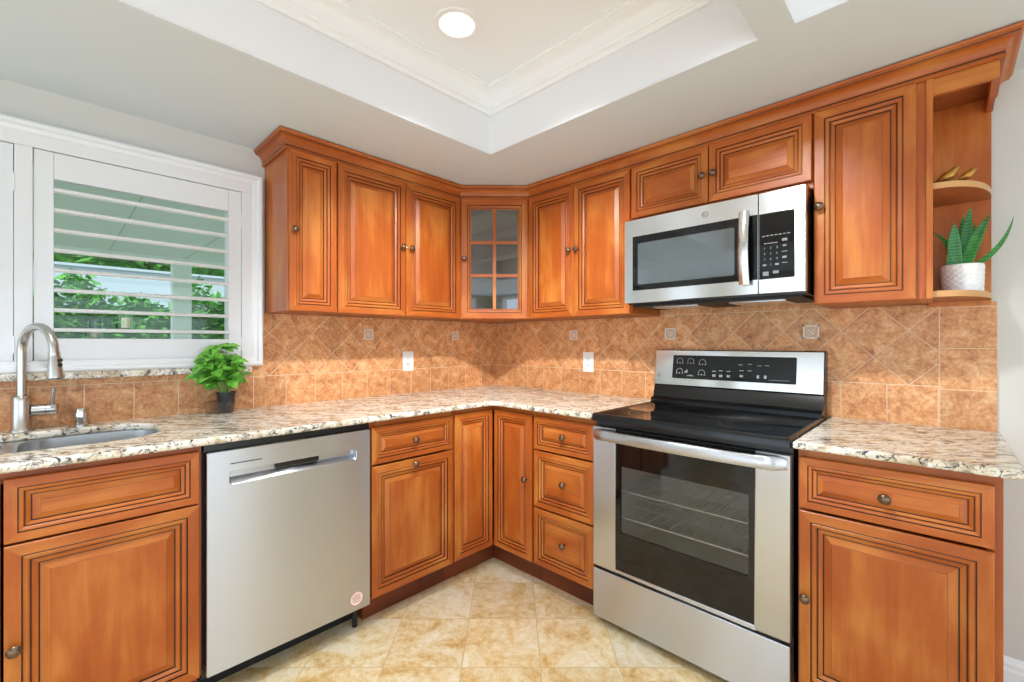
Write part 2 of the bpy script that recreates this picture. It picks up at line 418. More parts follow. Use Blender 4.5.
def knob(parent, F, a, z, dface):
    mb = MB(F @ Matrix.Translation((a, z, dface)))
    mb.lathe([(0.0065, 0), (0.0055, 0.004), (0.005, 0.010), (0.008, 0.0135), (0.0145, 0.0165), (0.0158, 0.0195), (0.0150, 0.0225), (0.0125, 0.0245), (0.0115, 0.0240), (0.0095, 0.0262), (0.005, 0.0280), (0.0012, 0.0284)], 'bronze', 20)
    return mb.build('knob', parent, smooth=50)
def cabinet(name, F, a0, a1, z0, z1, depth, label, loc_a, kick=0.0, top=False, group=None, d_in=0.012, ledge=0.0, mat='wood_v', stile=0.03, back=True):
    p = F @ Vector(((a0 + a1) / 2, 0.0 if kick else z0, depth / 2))
    t = thing(name, tuple(p), label, 'cabinet', group)
    mb = MB(F); zb = z0
    th = 0.016
    mb.box(a0, zb, d_in, a0 + th, z1, depth - 0.019, mat); mb.box(a1 - th, zb, d_in, a1, z1, depth - 0.019, mat)
    mb.box(a0 + th, zb, d_in, a1 - th, zb + th, depth - 0.019, 'wood_inside')
    if back: mb.box(a0 + th, zb + th, d_in, a1 - th, z1, d_in + 0.008, 'wood_inside')
    if top: mb.box(a0 + th, z1 - th, d_in + 0.008, a1 - th, z1, depth - 0.019, 'wood_inside')
    mb.build('carcass', t)
    fr = MB(F)
    fr.box(a0, zb, depth - 0.019, a0 + stile, z1, depth, 'wood_v'); fr.box(a1 - stile, zb, depth - 0.019, a1, z1, depth, 'wood_v')
    fr.box(a0 + stile, zb, depth - 0.019, a1 - stile, zb + 0.03, depth, 'wood_h'); fr.box(a0 + stile, z1 - 0.035, depth - 0.019, a1 - stile, z1, depth, 'wood_h')
    fr.build('face_frame', t, bevel=0.0008, seg=1)
    if kick:
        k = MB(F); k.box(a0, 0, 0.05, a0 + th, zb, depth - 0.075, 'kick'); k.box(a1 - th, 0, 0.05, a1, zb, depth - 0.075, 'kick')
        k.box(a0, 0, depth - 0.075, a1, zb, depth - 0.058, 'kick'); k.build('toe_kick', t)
    return t

# ------------------------------------------------------------------ setting
XE, YE = 4.8, -5.2
def sheet(name, quads, mat):
    mb = MB()
    for q in quads: mb.add(q, [(0, 1, 2, 3)], mat)
    return struct(mb.build(name))
f = MB(); f.box(-0.001, -0.08 if 0 else YE, -0.06, XE, 0.001, 0.0, 'floor'); struct(f.build('floor'))
ZC, ZT, ZU = 2.164, 2.352, 2.45
HX = [(0.778, 1.988), (2.087, 3.29)]; HY = (-3.3, -0.792)
mb = MB()
xs = [-0.14, 0.778, 1.988, 2.087, 3.29, XE]; ys = [YE, HY[0], HY[1], 0.14]
for i in range(5):
    for j in range(3):
        if j == 1 and i in (1, 3): continue
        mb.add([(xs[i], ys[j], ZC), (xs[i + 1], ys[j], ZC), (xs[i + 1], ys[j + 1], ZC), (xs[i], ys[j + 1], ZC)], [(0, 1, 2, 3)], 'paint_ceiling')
for x0, x1 in HX:
    R = lambda g, z: [(x0 - g, HY[0] - g, z), (x1 + g, HY[0] - g, z), (x1 + g, HY[1] + g, z), (x0 - g, HY[1] + g, z)]
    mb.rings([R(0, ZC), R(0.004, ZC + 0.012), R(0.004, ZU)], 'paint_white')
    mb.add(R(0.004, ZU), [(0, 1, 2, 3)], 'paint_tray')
struct(mb.build('ceiling'))
def sweep(mb, path, prof, mat, side=1, closed=False):
    """profile (offset outwards, z) along a 2D path; outward = right-hand side"""
    n = len(path); R = []
    for i, p in enumerate(path):
        p = Vector(p)
        dn = (Vector(path[(i + 1) % n]) - p).normalized() if closed or i < n - 1 else None
        dp = (p - Vector(path[i - 1])).normalized() if closed or i > 0 else None
        nn = Vector((dn.y, -dn.x)) * side if dn is not None else None; np_ = Vector((dp.y, -dp.x)) * side if dp is not None else None
        if nn is None: mvec = np_
        elif np_ is None: mvec = nn
        else: mvec = (nn + np_) / (1 + nn.dot(np_))
        R.append([(p.x + mvec.x * o, p.y + mvec.y * o, z) for o, z in prof])
    k = len(prof)
    for i in range(n if closed else n - 1):
        A, B = R[i], R[(i + 1) % n]
        for j in range(k):
            mb.add([A[j], B[j], B[(j + 1) % k], A[(j + 1) % k]], [(0, 1, 2, 3)], mat[j % len(mat)] if isinstance(mat, list) else mat)
    if not closed:
        mb.add(R[0], [tuple(range(k))], mat[0] if isinstance(mat, list) else mat); mb.add(R[-1], [tuple(range(k))[::-1]], mat[0] if isinstance(mat, list) else mat)
for k, (x0, x1) in enumerate(HX[:1]):
    mb = MB()
    cp = [(-0.003, 2.352), (0.010, 2.352), (0.014, 2.358), (0.014, 2.366), (0.020, 2.371), (0.024, 2.371), (0.026, 2.378)]
    for t in range(0, 7):
        a = math.radians(90 * t / 6); cp.append((0.074 - 0.046 * math.cos(a), 2.380 + 0.052 * math.sin(a)))
    cp += [(0.080, 2.434), (0.080, 2.440), (0.086, 2.443), (0.086, 2.4495), (-0.003, 2.4495)]
    sweep(mb, [(x0, HY[0]), (x0, HY[1]), (x1, HY[1]), (x1, HY[0])], cp, 'white_gloss', 1, True)
    struct(mb.build('trim_%d' % (k + 1), smooth=35))
# walls
HYW = (-3.08, -1.70, 1.165, 1.935)      # window hole y0 y1 z0 z1
def wall_hole(name, T, a0, a1, z0, z1, th, hole, mat):
    mb = MB(T); A = [a0, hole[0], hole[1], a1]; Z_ = [z0, hole[2], hole[3], z1]
    if len(hole) > 4:        # a glazed garden door further along the same wall
        mb.box(a0, z0, -th, hole[4], z1, 0, mat); mb.box(hole[4], hole[6], -th, hole[5], z1, 0, mat); A[0] = hole[5]
    for i in range(3):
        for j in range(3):
            if i == 1 and j == 1: continue
            mb.box(A[i], Z_[j], -th, A[i + 1], Z_[j + 1], 0, mat)
    return struct(mb.build(name))
wall_hole('wall_left', FL, YE, 0.0, 0, ZC, 0.14, HYW + (-5.0, -3.75, 2.05), 'paint_wall')
mb = MB(FR); mb.box(-0.14, 0, -0.14, XE, ZC, 0, 'paint_wall'); struct(mb.build('wall_right'))
wall_hole('wall_front', face((0, 1, 0), (-1, 0, 0), (XE, 0, 0)), YE, 0.0, 0, ZC, 0.14, (-4.8, -0.8, 0.03, 2.08), 'paint_wall')
wall_hole('wall_back', face((1, 0, 0), (0, 1, 0), (0, YE, 0)), 0.0, XE, 0, ZC, 0.14, (0.4, 4.4, 0.03, 2.08), 'paint_wall')
mb = MB()
sweep(mb, [(2.515, 0), (XE, 0)], [(0, 0), (0.016, 0), (0.016, 0.095), (0.012, 0.105), (0.012, 0.118), (0.006, 0.132), (0.0, 0.138)], 'white_gloss')
struct(mb.build('baseboard_right'))

# window glass and sash
mb = MB(FL); y0, y1, z0, z1 = HYW
for a0, a1, b0, b1 in ((y0, z0, y0 + 0.04, z1), (y1 - 0.025, z0, y1, z1), (-2.42, z0, -2.37, z1), (y0, z0, y1, z0 + 0.035), (y0, z1 - 0.035, y1, z1)):
    mb.box(a0, a1, -0.125, b0, b1, -0.085, 'white_gloss')
w1 = struct(mb.build('window_1'))
mb = MB(FL); mb.box(y0 + 0.02, z0 + 0.02, -0.108, y1 - 0.02, z1 - 0.02, -0.104, 'glass'); gl = mb.build('pane', w1); gl['_o'] = (0, 0, 0)
mb = MB(FL); mb.box(y0, 1.2, -0.083, y1, 1.243, -0.012, 'white_gloss'); struct(mb.build('trim_2'))

# plantation shutter
sh = thing('plantation_shutter', (0, -2.0, 1.12), 'white plantation shutter with open louvers over the sink', 'shutter')
mb = MB(FL)
fy0, fy1, fz0, fz1 = -3.19, -1.601, 1.117, 2.028
A0, A1, B0, B1 = -3.10, -1.689, 1.137, 1.938
for bx in ((fy0, fz0, fy1, B0), (fy0, B1, fy1, fz1), (fy0, B0, A0, B1), (A1, B0, fy1, B1)):
    mb.box(bx[0], bx[1], 0.001, bx[2], bx[3], 0.027, 'shutter')
mb.box(-2.405, B0, 0.001, -2.360, B1, 0.024, 'shutter')
g = lambda i, d: [(fy0 + i, fz0 + i, d), (fy1 - i, fz0 + i, d), (fy1 - i, fz1 - i, d), (fy0 + i, fz1 - i, d)]
mb.rings([g(0, 0.027), g(0, 0.040), g(0.008, 0.046), g(0.020, 0.044), g(0.026, 0.034), g(0.040, 0.031), g(0.044, 0.027)], 'shutter')
mb.build('frame', sh, bevel=0.0012, seg=2)
def shutter_panel(a0, a1, lab):
    z0, z1 = 1.1395, 1.9355; l0, l1 = a0 + 0.052, a1 - 0.052; b0, b1 = 1.243, 1.838
    mb = MB(FL)
    mb.box(a0 + 0.0015, z0, -0.010, l0, z1, 0.020, 'shutter'); mb.box(l1, z0, -0.010, a1 - 0.0015, z1, 0.020, 'shutter')
    mb.box(l0 + 0.0006, z0, -0.009, l1 - 0.0006, b0, 0.0190, 'shutter'); mb.box(l0 + 0.0006, b1, -0.009, l1 - 0.0006, z1, 0.0190, 'shutter')
    p = mb.build('panel', sh, bevel=0.0012)
    for k in range(8):
        zc = 1.2755 + k * 0.0748
        lm = MB(FL); n = 12
        ring = [(0.005 + 0.040 * math.cos(2 * math.pi * q / n), 0.0078 * math.sin(2 * math.pi * q / n)) for q in range(n)]
        tl = math.radians(-4)
        P2 = [(zc + d * math.sin(tl) * 1.0 + h * math.cos(tl), d * math.cos(tl) - h * math.sin(tl)) for d, h in ring]
        lm.rings([[(l0 + 0.001, z, d) for z, d in P2], [(l1 - 0.001, z, d) for z, d in P2]], 'louver', 'louver', 'louver')
        lm.build('louver', p, smooth=60)
    for hz in (1.22, 1.80):
        hm = MB(FL); hm.box(a1 - 0.004, hz - 0.03, 0.0195, a1 + 0.006, hz + 0.03, 0.0225, 'shutter')
        hm.tube([(a1 + 0.001, hz - 0.032, 0.023), (a1 + 0.001, hz + 0.032, 0.023)], 0.0028, 'shutter', 8)
        hm.build('hinge', p)
shutter_panel(-2.359, -1.6895, '')
shutter_panel(-3.099, -2.406, '')

# granite sill, backsplash
gs = slab('granite_sill', [[(0.0005, -3.2), (0.050, -3.2), (0.050, -1.652), (0.0005, -1.652)]], 1.090, 1.1165, 'granite', 0.005)
tag(gs, 'narrow granite ledge under the white window shutter', 'sill')
ZK = 0.914
mb = MB(FL)
mb.box(-3.2, ZK, 0.0005, -1.6525, 1.0895, 0.010, 'tile_left'); mb.box(-1.6525, ZK, 0.0005, -1.599, 1.1165, 0.010, 'tile_left'); mb.box(-1.599, ZK, 0.0005, 0, 1.371, 0.010, 'tile_left')
bl = mb.build('tile_backsplash'); tag(bl, 'tan tile backsplash behind sink counter and beside the window', 'backsplash', 'tumbled tile backsplashes')
mb = MB(FR)
mb.box(0.0105, ZK, 0.0005, 1.291, 1.371, 0.010, 'tile_right'); mb.box(1.291, ZK - 0.4, 0.0005, 2.046, 1.52, 0.010, 'tile_right'); mb.box(2.046, ZK, 0.0005, 2.534, 1.371, 0.010, 'tile_right')
br = mb.build('tile_backsplash'); tag(br, 'tan tile backsplash along the wall behind the stove', 'backsplash', 'tumbled tile backsplashes')
def decor(F, a, parent):
    mb = MB(F); z = 1.2745; s = 0.030; d = 0.0102
    mb.box(a - s, z - s, d - 0.002, a + s, z + s, d + 0.0015, 'decor_dark')
    for x0, z0, x1, z1 in ((-s, -s, s, -s + 0.006), (-s, s - 0.006, s, s), (-s, -s, -s + 0.006, s), (s - 0.006, -s, s, s)):
        mb.box(a + x0, z + z0, d, a + x1, z + z1, d + 0.004, 'decor')
    for k in range(8):
        t = math.radians(45 * k); R0 = Matrix.Translation((a + 0.0115 * math.cos(t), z + 0.0115 * math.sin(t), d + 0.001)) @ Matrix.Rotation(t, 4, 'Z') @ Matrix.Diagonal((0.0062 if k % 2 else 0.0052, 0.0028, 0.003, 1))
        mb.lathe([(1, 0), (0.8, 0.6), (0.3, 1)], 'decor', 10, T=F @ R0)
    mb.lathe([(0.0048, 0), (0.004, 0.003), (0.0015, 0.0042)], 'decor', 12, T=F @ Matrix.Translation((a, z, d + 0.001)))
    for sx in (-1, 1):
        for sz in (-1, 1): mb.lathe([(0.004, 0), (0.002, 0.004)], 'decor', 8, T=F @ Matrix.Translation((a + sx * 0.0175, z + sz * 0.0175, d + 0.001)))
    o = mb.build('decor_tile', parent); o['label'] = 'carved pale accent tile'
for a in (-1.0373, -0.4028): decor(FL, a, bl)
for a in (0.7164, 1.3509, 1.9854): decor(FR, a, br)

# ------------------------------------------------------------------ base cabinets
ZB, ZTOP, DB, DF = 0.112, 0.8875, 0.610, 0.632
def base(F, a0, a1, label, group=None, **kw): return cabinet('base_cabinet', F, a0, a1, ZB, ZTOP, DB, label, 0, kick=1, group=group, **kw)
c = base(FL, -2.845, -1.962, 'wooden sink base cabinet left of the dishwasher, false drawer front above doors')
d1 = front(c, 'door', FL, -2.399, 0.118, -1.971, 0.689, DF); knob(d1, FL, -2.380, 0.416, DF)
front(c, 'drawer_front', FL, -2.399, 0.696, -1.971, 0.866, DF, True)
d2 = front(c, 'door', FL, -2.834, 0.118, -2.405, 0.689, DF); knob(d2, FL, -2.424, 0.416, DF)
front(c, 'drawer_front', FL, -2.834, 0.696, -2.405, 0.866, DF, True)
c = base(FL, -1.3545, -0.9045, 'wooden base cabinet right of the dishwasher, one drawer above one door')
d1 = front(c, 'drawer', FL, -1.3505, 0.698, -0.911, 0.860, DF, True); knob(d1, FL, -1.138, 0.776, DF)
d1 = front(c, 'door', FL, -1.3505, 0.120, -0.911, 0.688, DF); knob(d1, FL, -1.138, 0.666, DF)
# corner unit
t = thing('corner_cabinet', (0.3, -0.3, 0), 'wooden corner base cabinet with two narrow doors meeting at the inner corner', 'cabinet')
mb = MB()
for A in ((0.012, 0.012, 0.029, 0.9035), (0.012, 0.012, 0.9155, 0.029)): pass
mb.T = FL; mb.box(-0.9035, ZB, 0.012, -0.8875, ZTOP, 0.591, 'wood_v'); mb.box(-0.8875, ZB, 0.012, -0.61, ZB + 0.016, 0.591, 'wood_inside')
mb.T = FR; mb.box(0.8995, ZB, 0.012, 0.9155, ZTOP, 0.591, 'wood_v'); mb.box(0.012, ZB, 0.012, 0.8995, ZB + 0.016, 0.591, 'wood_inside'); mb.box(0.03, ZB, 0.012, 0.89, ZTOP, 0.02, 'wood_inside')
mb.build('carcass', t)
mb = MB(FL); mb.box(-0.9035, ZB, 0.591, -0.8785, ZTOP, 0.61, 'wood_v'); mb.box(-0.8785, 0.848, 0.591, -0.591, ZTOP, 0.61, 'wood_h'); mb.box(-0.8785, ZB, 0.591, -0.591, 0.135, 0.61, 'wood_h')
mb.T = FR; mb.box(0.8905, ZB, 0.591, 0.9155, ZTOP, 0.61, 'wood_v'); mb.box(0.61, 0.848, 0.591, 0.8905, ZTOP, 0.61, 'wood_h'); mb.box(0.61, ZB, 0.591, 0.8905, 0.135, 0.61, 'wood_h')
mb.build('face_frame', t)
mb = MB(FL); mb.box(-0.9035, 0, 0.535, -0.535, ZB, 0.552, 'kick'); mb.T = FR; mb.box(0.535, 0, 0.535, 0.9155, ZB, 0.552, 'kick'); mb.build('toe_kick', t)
front(t, 'door', FL, -0.895, 0.122, -0.637, 0.862, DF, sc=0.92)
d1 = front(t, 'door', FR, 0.637, 0.122, 0.909, 0.862, DF, sc=0.92); knob(d1, FR, 0.872, 0.532, DF)
c = base(FR, 0.9165, 1.2865, 'wooden base cabinet of three drawers left of the stove')
for z0, z1, kz in ((0.698, 0.860, 0.779), (0.411, 0.689, 0.556), (0.124, 0.402, 0.270)):
    d1 = front(c, 'drawer', FR, 0.925, z0, 1.281, z1, DF, True, sc=0.75 if z1 - z0 < 0.2 else 0.9); knob(d1, FR, 1.113, kz, DF - 0.002)
c = base(FR, 2.0585, 2.5105, 'wooden base cabinet right of the stove, wide drawer above one door')
d1 = front(c, 'drawer', FR, 2.0645, 0.697, 2.494, 0.859, DF, True); knob(d1, FR, 2.278, 0.778, DF)
d1 = front(c, 'door', FR, 2.0645, 0.118, 2.494, 0.688, DF); knob(d1, FR, 2.082, 0.414, DF)

# ------------------------------------------------------------------ upper cabinets
UB, UT, UD, UF = 1.372, 2.098, 0.305, 0.325
def upper(F, a0, a1, label, z0=UB, name='wall_cabinet'): return cabinet('wall_cabinet', F, a0, a1, z0, UT, UD, label, 0, top=True, d_in=0.0008)
UZ0, UZ1 = 1.371, 2.087
c = upper(FL, -1.583, -1.3655, 'narrow single-door wooden wall cabinet nearest the window')
d1 = front(c, 'door', FL, -1.579, UZ0, -1.368, UZ1, UF, sc=0.9); knob(d1, FL, -1.561, 1.731, UF)
c = upper(FL, -1.365, -0.6025, 'two-door wooden wall cabinet between narrow window cabinet and glass-door cabinet')
d1 = front(c, 'door', FL, -1.359, UZ0, -0.988, UZ1, UF); knob(d1, FL, -1.010, 1.737, UF)
d1 = front(c, 'door', FL, -0.984, UZ0, -0.614, UZ1, UF); knob(d1, FL, -0.957, 1.737, UF)
c = upper(FR, 0.6025, 1.2895, 'two-door wooden wall cabinet between glass-door cabinet and microwave')
d1 = front(c, 'door', FR, 0.616, UZ0, 0.943, UZ1, UF); knob(d1, FR, 0.919, 1.735, UF)
d1 = front(c, 'door', FR, 0.947, UZ0, 1.284, UZ1, UF); knob(d1, FR, 0.969, 1.735, UF)
c = upper(FR, 1.290, 2.0465, 'short two-door wooden wall cabinet above the microwave', z0=1.812)
d1 = front(c, 'door', FR, 1.294, 1.838, 1.662, UZ1, UF, True, sc=0.92); knob(d1, FR, 1.641, 1.956, UF)
d1 = front(c, 'door', FR, 1.667, 1.838, 2.043, UZ1, UF, True, sc=0.92); knob(d1, FR, 1.688, 1.956, UF)
c = upper(FR, 2.047, 2.3585, 'single-door wooden wall cabinet between microwave and open corner shelves', z0=UB)
d1 = front(c, 'door', FR, 2.051, UZ0, 2.334, UZ1, UF); knob(d1, FR, 2.069, 1.731, UF)
# diagonal glass cabinet
dd = (0.305 + 0.602) * r2; a_c = 0.0; half = (0.602 - 0.305) * r2 
t = thing('glass_door_cabinet', (0.25, -0.25, UB), 'diagonal corner wall cabinet with six-pane glass door', 'cabinet')
mb = MB()
def poly(z, pts): return [(x, y, z) for x, y in pts]
PO = [(0.012, -0.012), (0.012, -0.6015), (0.292, -0.6015), (0.6015, -0.292), (0.6015, -0.012)]
for z0, z1 in ((UB, UB + 0.016), (UT - 0.016, UT), (1.60, 1.613), (1.836, 1.849)):
    mb.rings([poly(z0, PO), poly(z1, PO)], 'wood_inside', 'wood_inside', 'wood_inside')
mb.T = FL; mb.box(-0.6015, UB, 0.012, -0.5865, UT, 0.295, 'wood_inside'); mb.box(-0.5865, UB, 0.012, -0.012, UT, 0.018, 'wood_inside')
mb.T = FR; mb.box(0.5865, UB, 0.012, 0.6015, UT, 0.295, 'wood_inside'); mb.box(0.02, UB, 0.012, 0.5865, UT, 0.018, 'wood_inside')
mb.build('carcass', t)
ddd = 0.6414; ah = 0.2095
mb = MB(FD); mb.box(-ah, UB, ddd - 0.018, -ah + 0.032, UT, ddd, 'wood_v'); mb.box(ah - 0.032, UB, ddd - 0.018, ah, UT, ddd, 'wood_v')
mb.box(-ah + 0.032, UB, ddd - 0.018, ah - 0.032, UB + 0.03, ddd, 'wood_h'); mb.box(-ah + 0.032, 2.06, ddd - 0.018, ah - 0.032, UT, ddd, 'wood_h')
mb.build('face_frame', t)
mb = MB(FD); df = ddd + 0.020; b0, b1, z0, z1 = -0.2, 0.2, UZ0, UZ1
prof = [(0, -19.5, None), (0, -2, 'w'), (2.5, 0, 'w'), (36, 0, 'w'), (37, -3, 'glaze'), (39, -3, 'glaze'), (42, 0.3, 'w'), (48, -2, 'w'), (51, -6, 'w'), (52, -8, 'glaze'), (54, -8, 'glaze'), (58, -10, 'w'), (60, -15, 'w'), (60, -19.5, 'w')]
prev = None; loops = []
for ins, dep, mt in prof + [(0, -19.5, 'w')]:
    i = ins / 1000; d = df + dep / 1000
    R = [(b0 + i, z0 + i, d), (b1 - i, z0 + i, d), (b1 - i, z1 - i, d), (b0 + i, z1 - i, d)]
    if prev:
        for s in range(4): mb.add([prev[s], prev[(s + 1) % 4], R[(s + 1) % 4], R[s]], [(0, 1, 2, 3)], 'glaze' if mt == 'glaze' else ('wood_h' if s in (0, 2) else 'wood_v'))
    prev = R
hh = (z1 - z0 - 0.12) / 3
mb.box(-0.009, z0 + 0.058, df - 0.019, 0.009, z1 - 0.058, df - 0.007, 'wood_v')
for k in (1, 2): mb.box(b0 + 0.058, z0 + 0.06 + hh * k - 0.009, df - 0.0188, b1 - 0.058, z0 + 0.06 + hh * k + 0.009, df - 0.0072, 'wood_h')
dg = mb.build('door', t, bevel=0.0); dg['label'] = 'six-pane glass door'
knob(dg, FD, -0.178, 1.728, df)
mb = MB(FD); mb.box(b0 + 0.05, z0 + 0.05, df - 0.0175, b1 - 0.05, z1 - 0.05, df - 0.0145, 'cab_glass'); mb.build('pane', dg)
# a small dish on the lowest shelf behind the glass
mb = MB(Matrix.Translation((0.40, -0.315, UB + 0.0165)))
mb.lathe([(0.034, 0), (0.032, 0.004), (0.010, 0.012), (0.008, 0.045), (0.014, 0.058), (0.045, 0.070), (0.066, 0.082), (0.068, 0.085), (0.062, 0.082), (0.042, 0.073), (0.01, 0.066), (0.001, 0.065)], 'white_ceramic', 28)
tag(mb.build('dish', smooth=50), 'small white footed dish on the bottom shelf behind the cabinet glass', 'dish')

# open quarter-round end shelves
t = thing('end_shelf_unit', (2.44, -0.15, UB), 'open wooden end shelf unit with two rounded shelves', 'shelf')
XL, XR = 2.359, 2.5225
mb = MB(FR)
mb.box(XL, UB - 0.012, 0.0105, XR - 0.003, UT, 0.024, 'wood_v'); mb.build('back_panel', t)
mb = MB(FR); mb.box(XL, UB, 0.024, XL + 0.014, UT, 0.305, 'wood_v'); mb.box(XL - 0.0, UB, 0.305, XL + 0.016, 2.087, 0.316, 'wood_v'); mb.build('side_panel', t)
mb = MB(FR); mb.box(XL + 0.014, 2.035, 0.289, XR, UT, 0.305, 'wood_h'); mb.box(XR - 0.016, 2.035, 0.024, XR, UT, 0.289, 'wood_h'); mb.box(XL + 0.014, UT - 0.014, 0.024, XR - 0.016, UT, 0.289, 'wood_inside'); mb.build('top_rail', t)
for zs in (1.377, 1.730):
    ol = [(XL + 0.0145, 0.0245)]
    A, B = XR - 0.004 - (XL + 0.0145), 0.275
    for k in range(17):
        a = math.radians(90 * k / 16); ol.append((XL + 0.0145 + A * math.cos(a) ** 0.92, 0.0245 + B * math.sin(a) ** 0.92 if a > 0 else 0.0245))
    mb = MB(FR); mb.rings([[(a, zs, d) for a, d in ol], [(a, zs + 0.02, d) for a, d in ol]], 'edge_ply', 'wood_inside', 'wood_inside')
    mb.build('shelf', t)

# crown on the wall cabinets
mb = MB()
prof = [(0.0005, 2.088), (0.010, 2.088), (0.013, 2.091), (0.013, 2.099), (0.010, 2.102), (0.010, 2.106)]
for k in range(6):
    a = math.radians(90 * k / 5); prof.append((0.012 + 0.028 * (1 - math.cos(a)), 2.108 + 0.032 * math.sin(a)))
prof += [(0.041, 2.143), (0.041, 2.146), (0.047, 2.150), (0.049, 2.155), (0.047, 2.160), (0.0005, 2.160)]
mm = ['wood_h'] * len(prof); mm[4] = 'glaze'; mm[11] = 'glaze'
mb2 = []
sweep(mb, [(0.001, -1.5835), (0.305, -1.5835), (0.305, -0.602), (0.602, -0.305), (2.5228, -0.305), (2.5228, -0.001)], prof, mm)
mb.build('crown_moulding', smooth=30)
tag(bpy.data.objects['crown_moulding'], 'stained wood crown moulding running along the tops of the wall cabinets', 'moulding')['kind'] = 'thing'

# ------------------------------------------------------------------ counters, sink
hole = rrect(0.112, -2.80, 0.492, -2.035, 0.15, 10)
L = [(0.0005, -3.2), (0.662, -3.2), (0.662, -0.69), (0.668, -0.672), (0.686, -0.662), (1.2885, -0.662), (1.2885, -0.0005), (0.0005, -0.0005)]
tag(slab('countertop', [L, hole], 0.8880, ZK - 0.0003, 'granite', 0.009), 'long L-shaped speckled granite countertop running from sink to stove', 'countertop')
Rr = [(2.0535, -0.0105 if 0 else -0.0005), (2.0535, -0.662), (2.515, -0.662), (2.535, -0.655), (2.5455, -0.638), (2.5455, -0.0005)]
tag(slab('countertop', [Rr], 0.8880, ZK - 0.0003, 'granite', 0.009), 'short granite countertop right of the stove', 'countertop')
t = thing('kitchen_sink', (0.345, -2.4, 0.69), 'stainless steel double-bowl sink set under the granite beside the window', 'sink')
b1 = rrect(0.106, -2.388, 0.498, -2.029, 0.085, 8); b2 = rrect(0.106, -2.806, 0.498, -2.424, 0.085, 8)
slab('rim', [rrect(0.085, -2.83, 0.525, -2.008, 0.09, 8), b1, b2], 0.8795, 0.8870, 'steel_v', 0.002, t)
for bb_ in (b1, b2):
    cx = sum(p[0] for p in bb_) / len(bb_); cy = sum(p[1] for p in bb_) / len(bb_)
    mb = MB(); R = []
    for sc, z in ((1.0, 0.8830), (0.985, 0.85), (0.96, 0.74), (0.93, 0.705), (0.85, 0.690), (0.5, 0.686), (0.12, 0.684)):
        R.append([(cx + (x - cx) * sc, cy + (y - cy) * sc, z) for x, y in bb_])
    mb.rings(R, 'bowl_steel', None, 'slot'); mb.build('bowl', t, smooth=50)

# faucet
t = thing('kitchen_faucet', (0.066, -2.386, ZK), 'brushed nickel gooseneck faucet with pull-down spray head at the sink', 'faucet')
fx, fy = 0.066, -2.386
mb = MB(Matrix.Translation((fx, fy, ZK))); mb.lathe([(0.031, 0), (0.031, 0.004), (0.030, 0.007), (0.0265, 0.012), (0.0255, 0.10), (0.0255, 0.121), (0.023, 0.125), (0.016, 0.127)], 'nickel', 28); mb.build('body', t, smooth=40)
dv = Vector((0.165, 0.080, 0)); L_ = dv.length; dv.normalize(); rr = L_ / 2
pts = [(fx, fy, 1.036), (fx, fy, 1.10), (fx, fy, 1.16)]
for k in range(0, 17):
    a = math.pi * k / 16; q = Vector((fx, fy, 1.192)) + dv * (rr - rr * math.cos(a)) + Vector((0, 0, rr * math.sin(a))); pts.append(tuple(q))
mb = MB(); mb.tube(pts, 0.0132, 'nickel', 16); mb.build('spout', t, smooth=50)
tip = Vector(pts[-1]); mb = MB(axis(tip + Vector((0, 0, 0.004)), (dv.x * 0.10, dv.y * 0.10, -1)))
mb.lathe([(0.0150, 0), (0.0155, 0.01), (0.0150, 0.014), (0.0165, 0.02), (0.0195, 0.06), (0.0225, 0.084), (0.0225, 0.090), (0.019, 0.092)], ['nickel'] * 6 + ['slot'], 20); sp = mb.build('spray_head', t, smooth=40)
mb = MB(axis(tip + Vector((0.016, 0.013, -0.04)), (0.75, 0.65, 0.08))); mb.lathe([(0.0075, -0.003), (0.0075, 0.003), (0.005, 0.005)], 'slot', 12); mb.T = axis(tip + Vector((0.0175, 0.0145, -0.024)), (0.75, 0.65, 0.08)); mb.lathe([(0.006, -0.003), (0.006, 0.003), (0.004, 0.0045)], 'slot', 12); mb.build('spray_button', sp)
mb = MB(axis((fx, fy + 0.026, 0.986), (0.15, 1, 0))); mb.lathe([(0.0205, 0), (0.0205, 0.034), (0.0195, 0.035), (0.0195, 0.036), (0.0215, 0.037), (0.0215, 0.061), (0.019, 0.064)], 'nickel', 20); ha = mb.build('handle', t, smooth=40)
mb = MB(); mb.tube([(fx + 0.006, fy + 0.076, 1.004), (fx + 0.010, fy + 0.077, 1.03), (fx + 0.014, fy + 0.080, 1.062)], [0.0062, 0.0056, 0.006], 'nickel', 12); mb.build('lever', ha, smooth=50)
mb = MB(Matrix.Translation((0.055, -2.234, ZK)) @ Matrix.Scale(1.1, 4))
mb.lathe([(0.019, 0), (0.019, 0.004), (0.0155, 0.006), (0.0155, 0.026), (0.0195, 0.028), (0.0195, 0.056), (0.0175, 0.060), (0.005, 0.061)], 'chrome', 24)
tag(mb.build('air_gap_cap', smooth=40), 'small round chrome cap on the counter right of the faucet', 'sink cap')

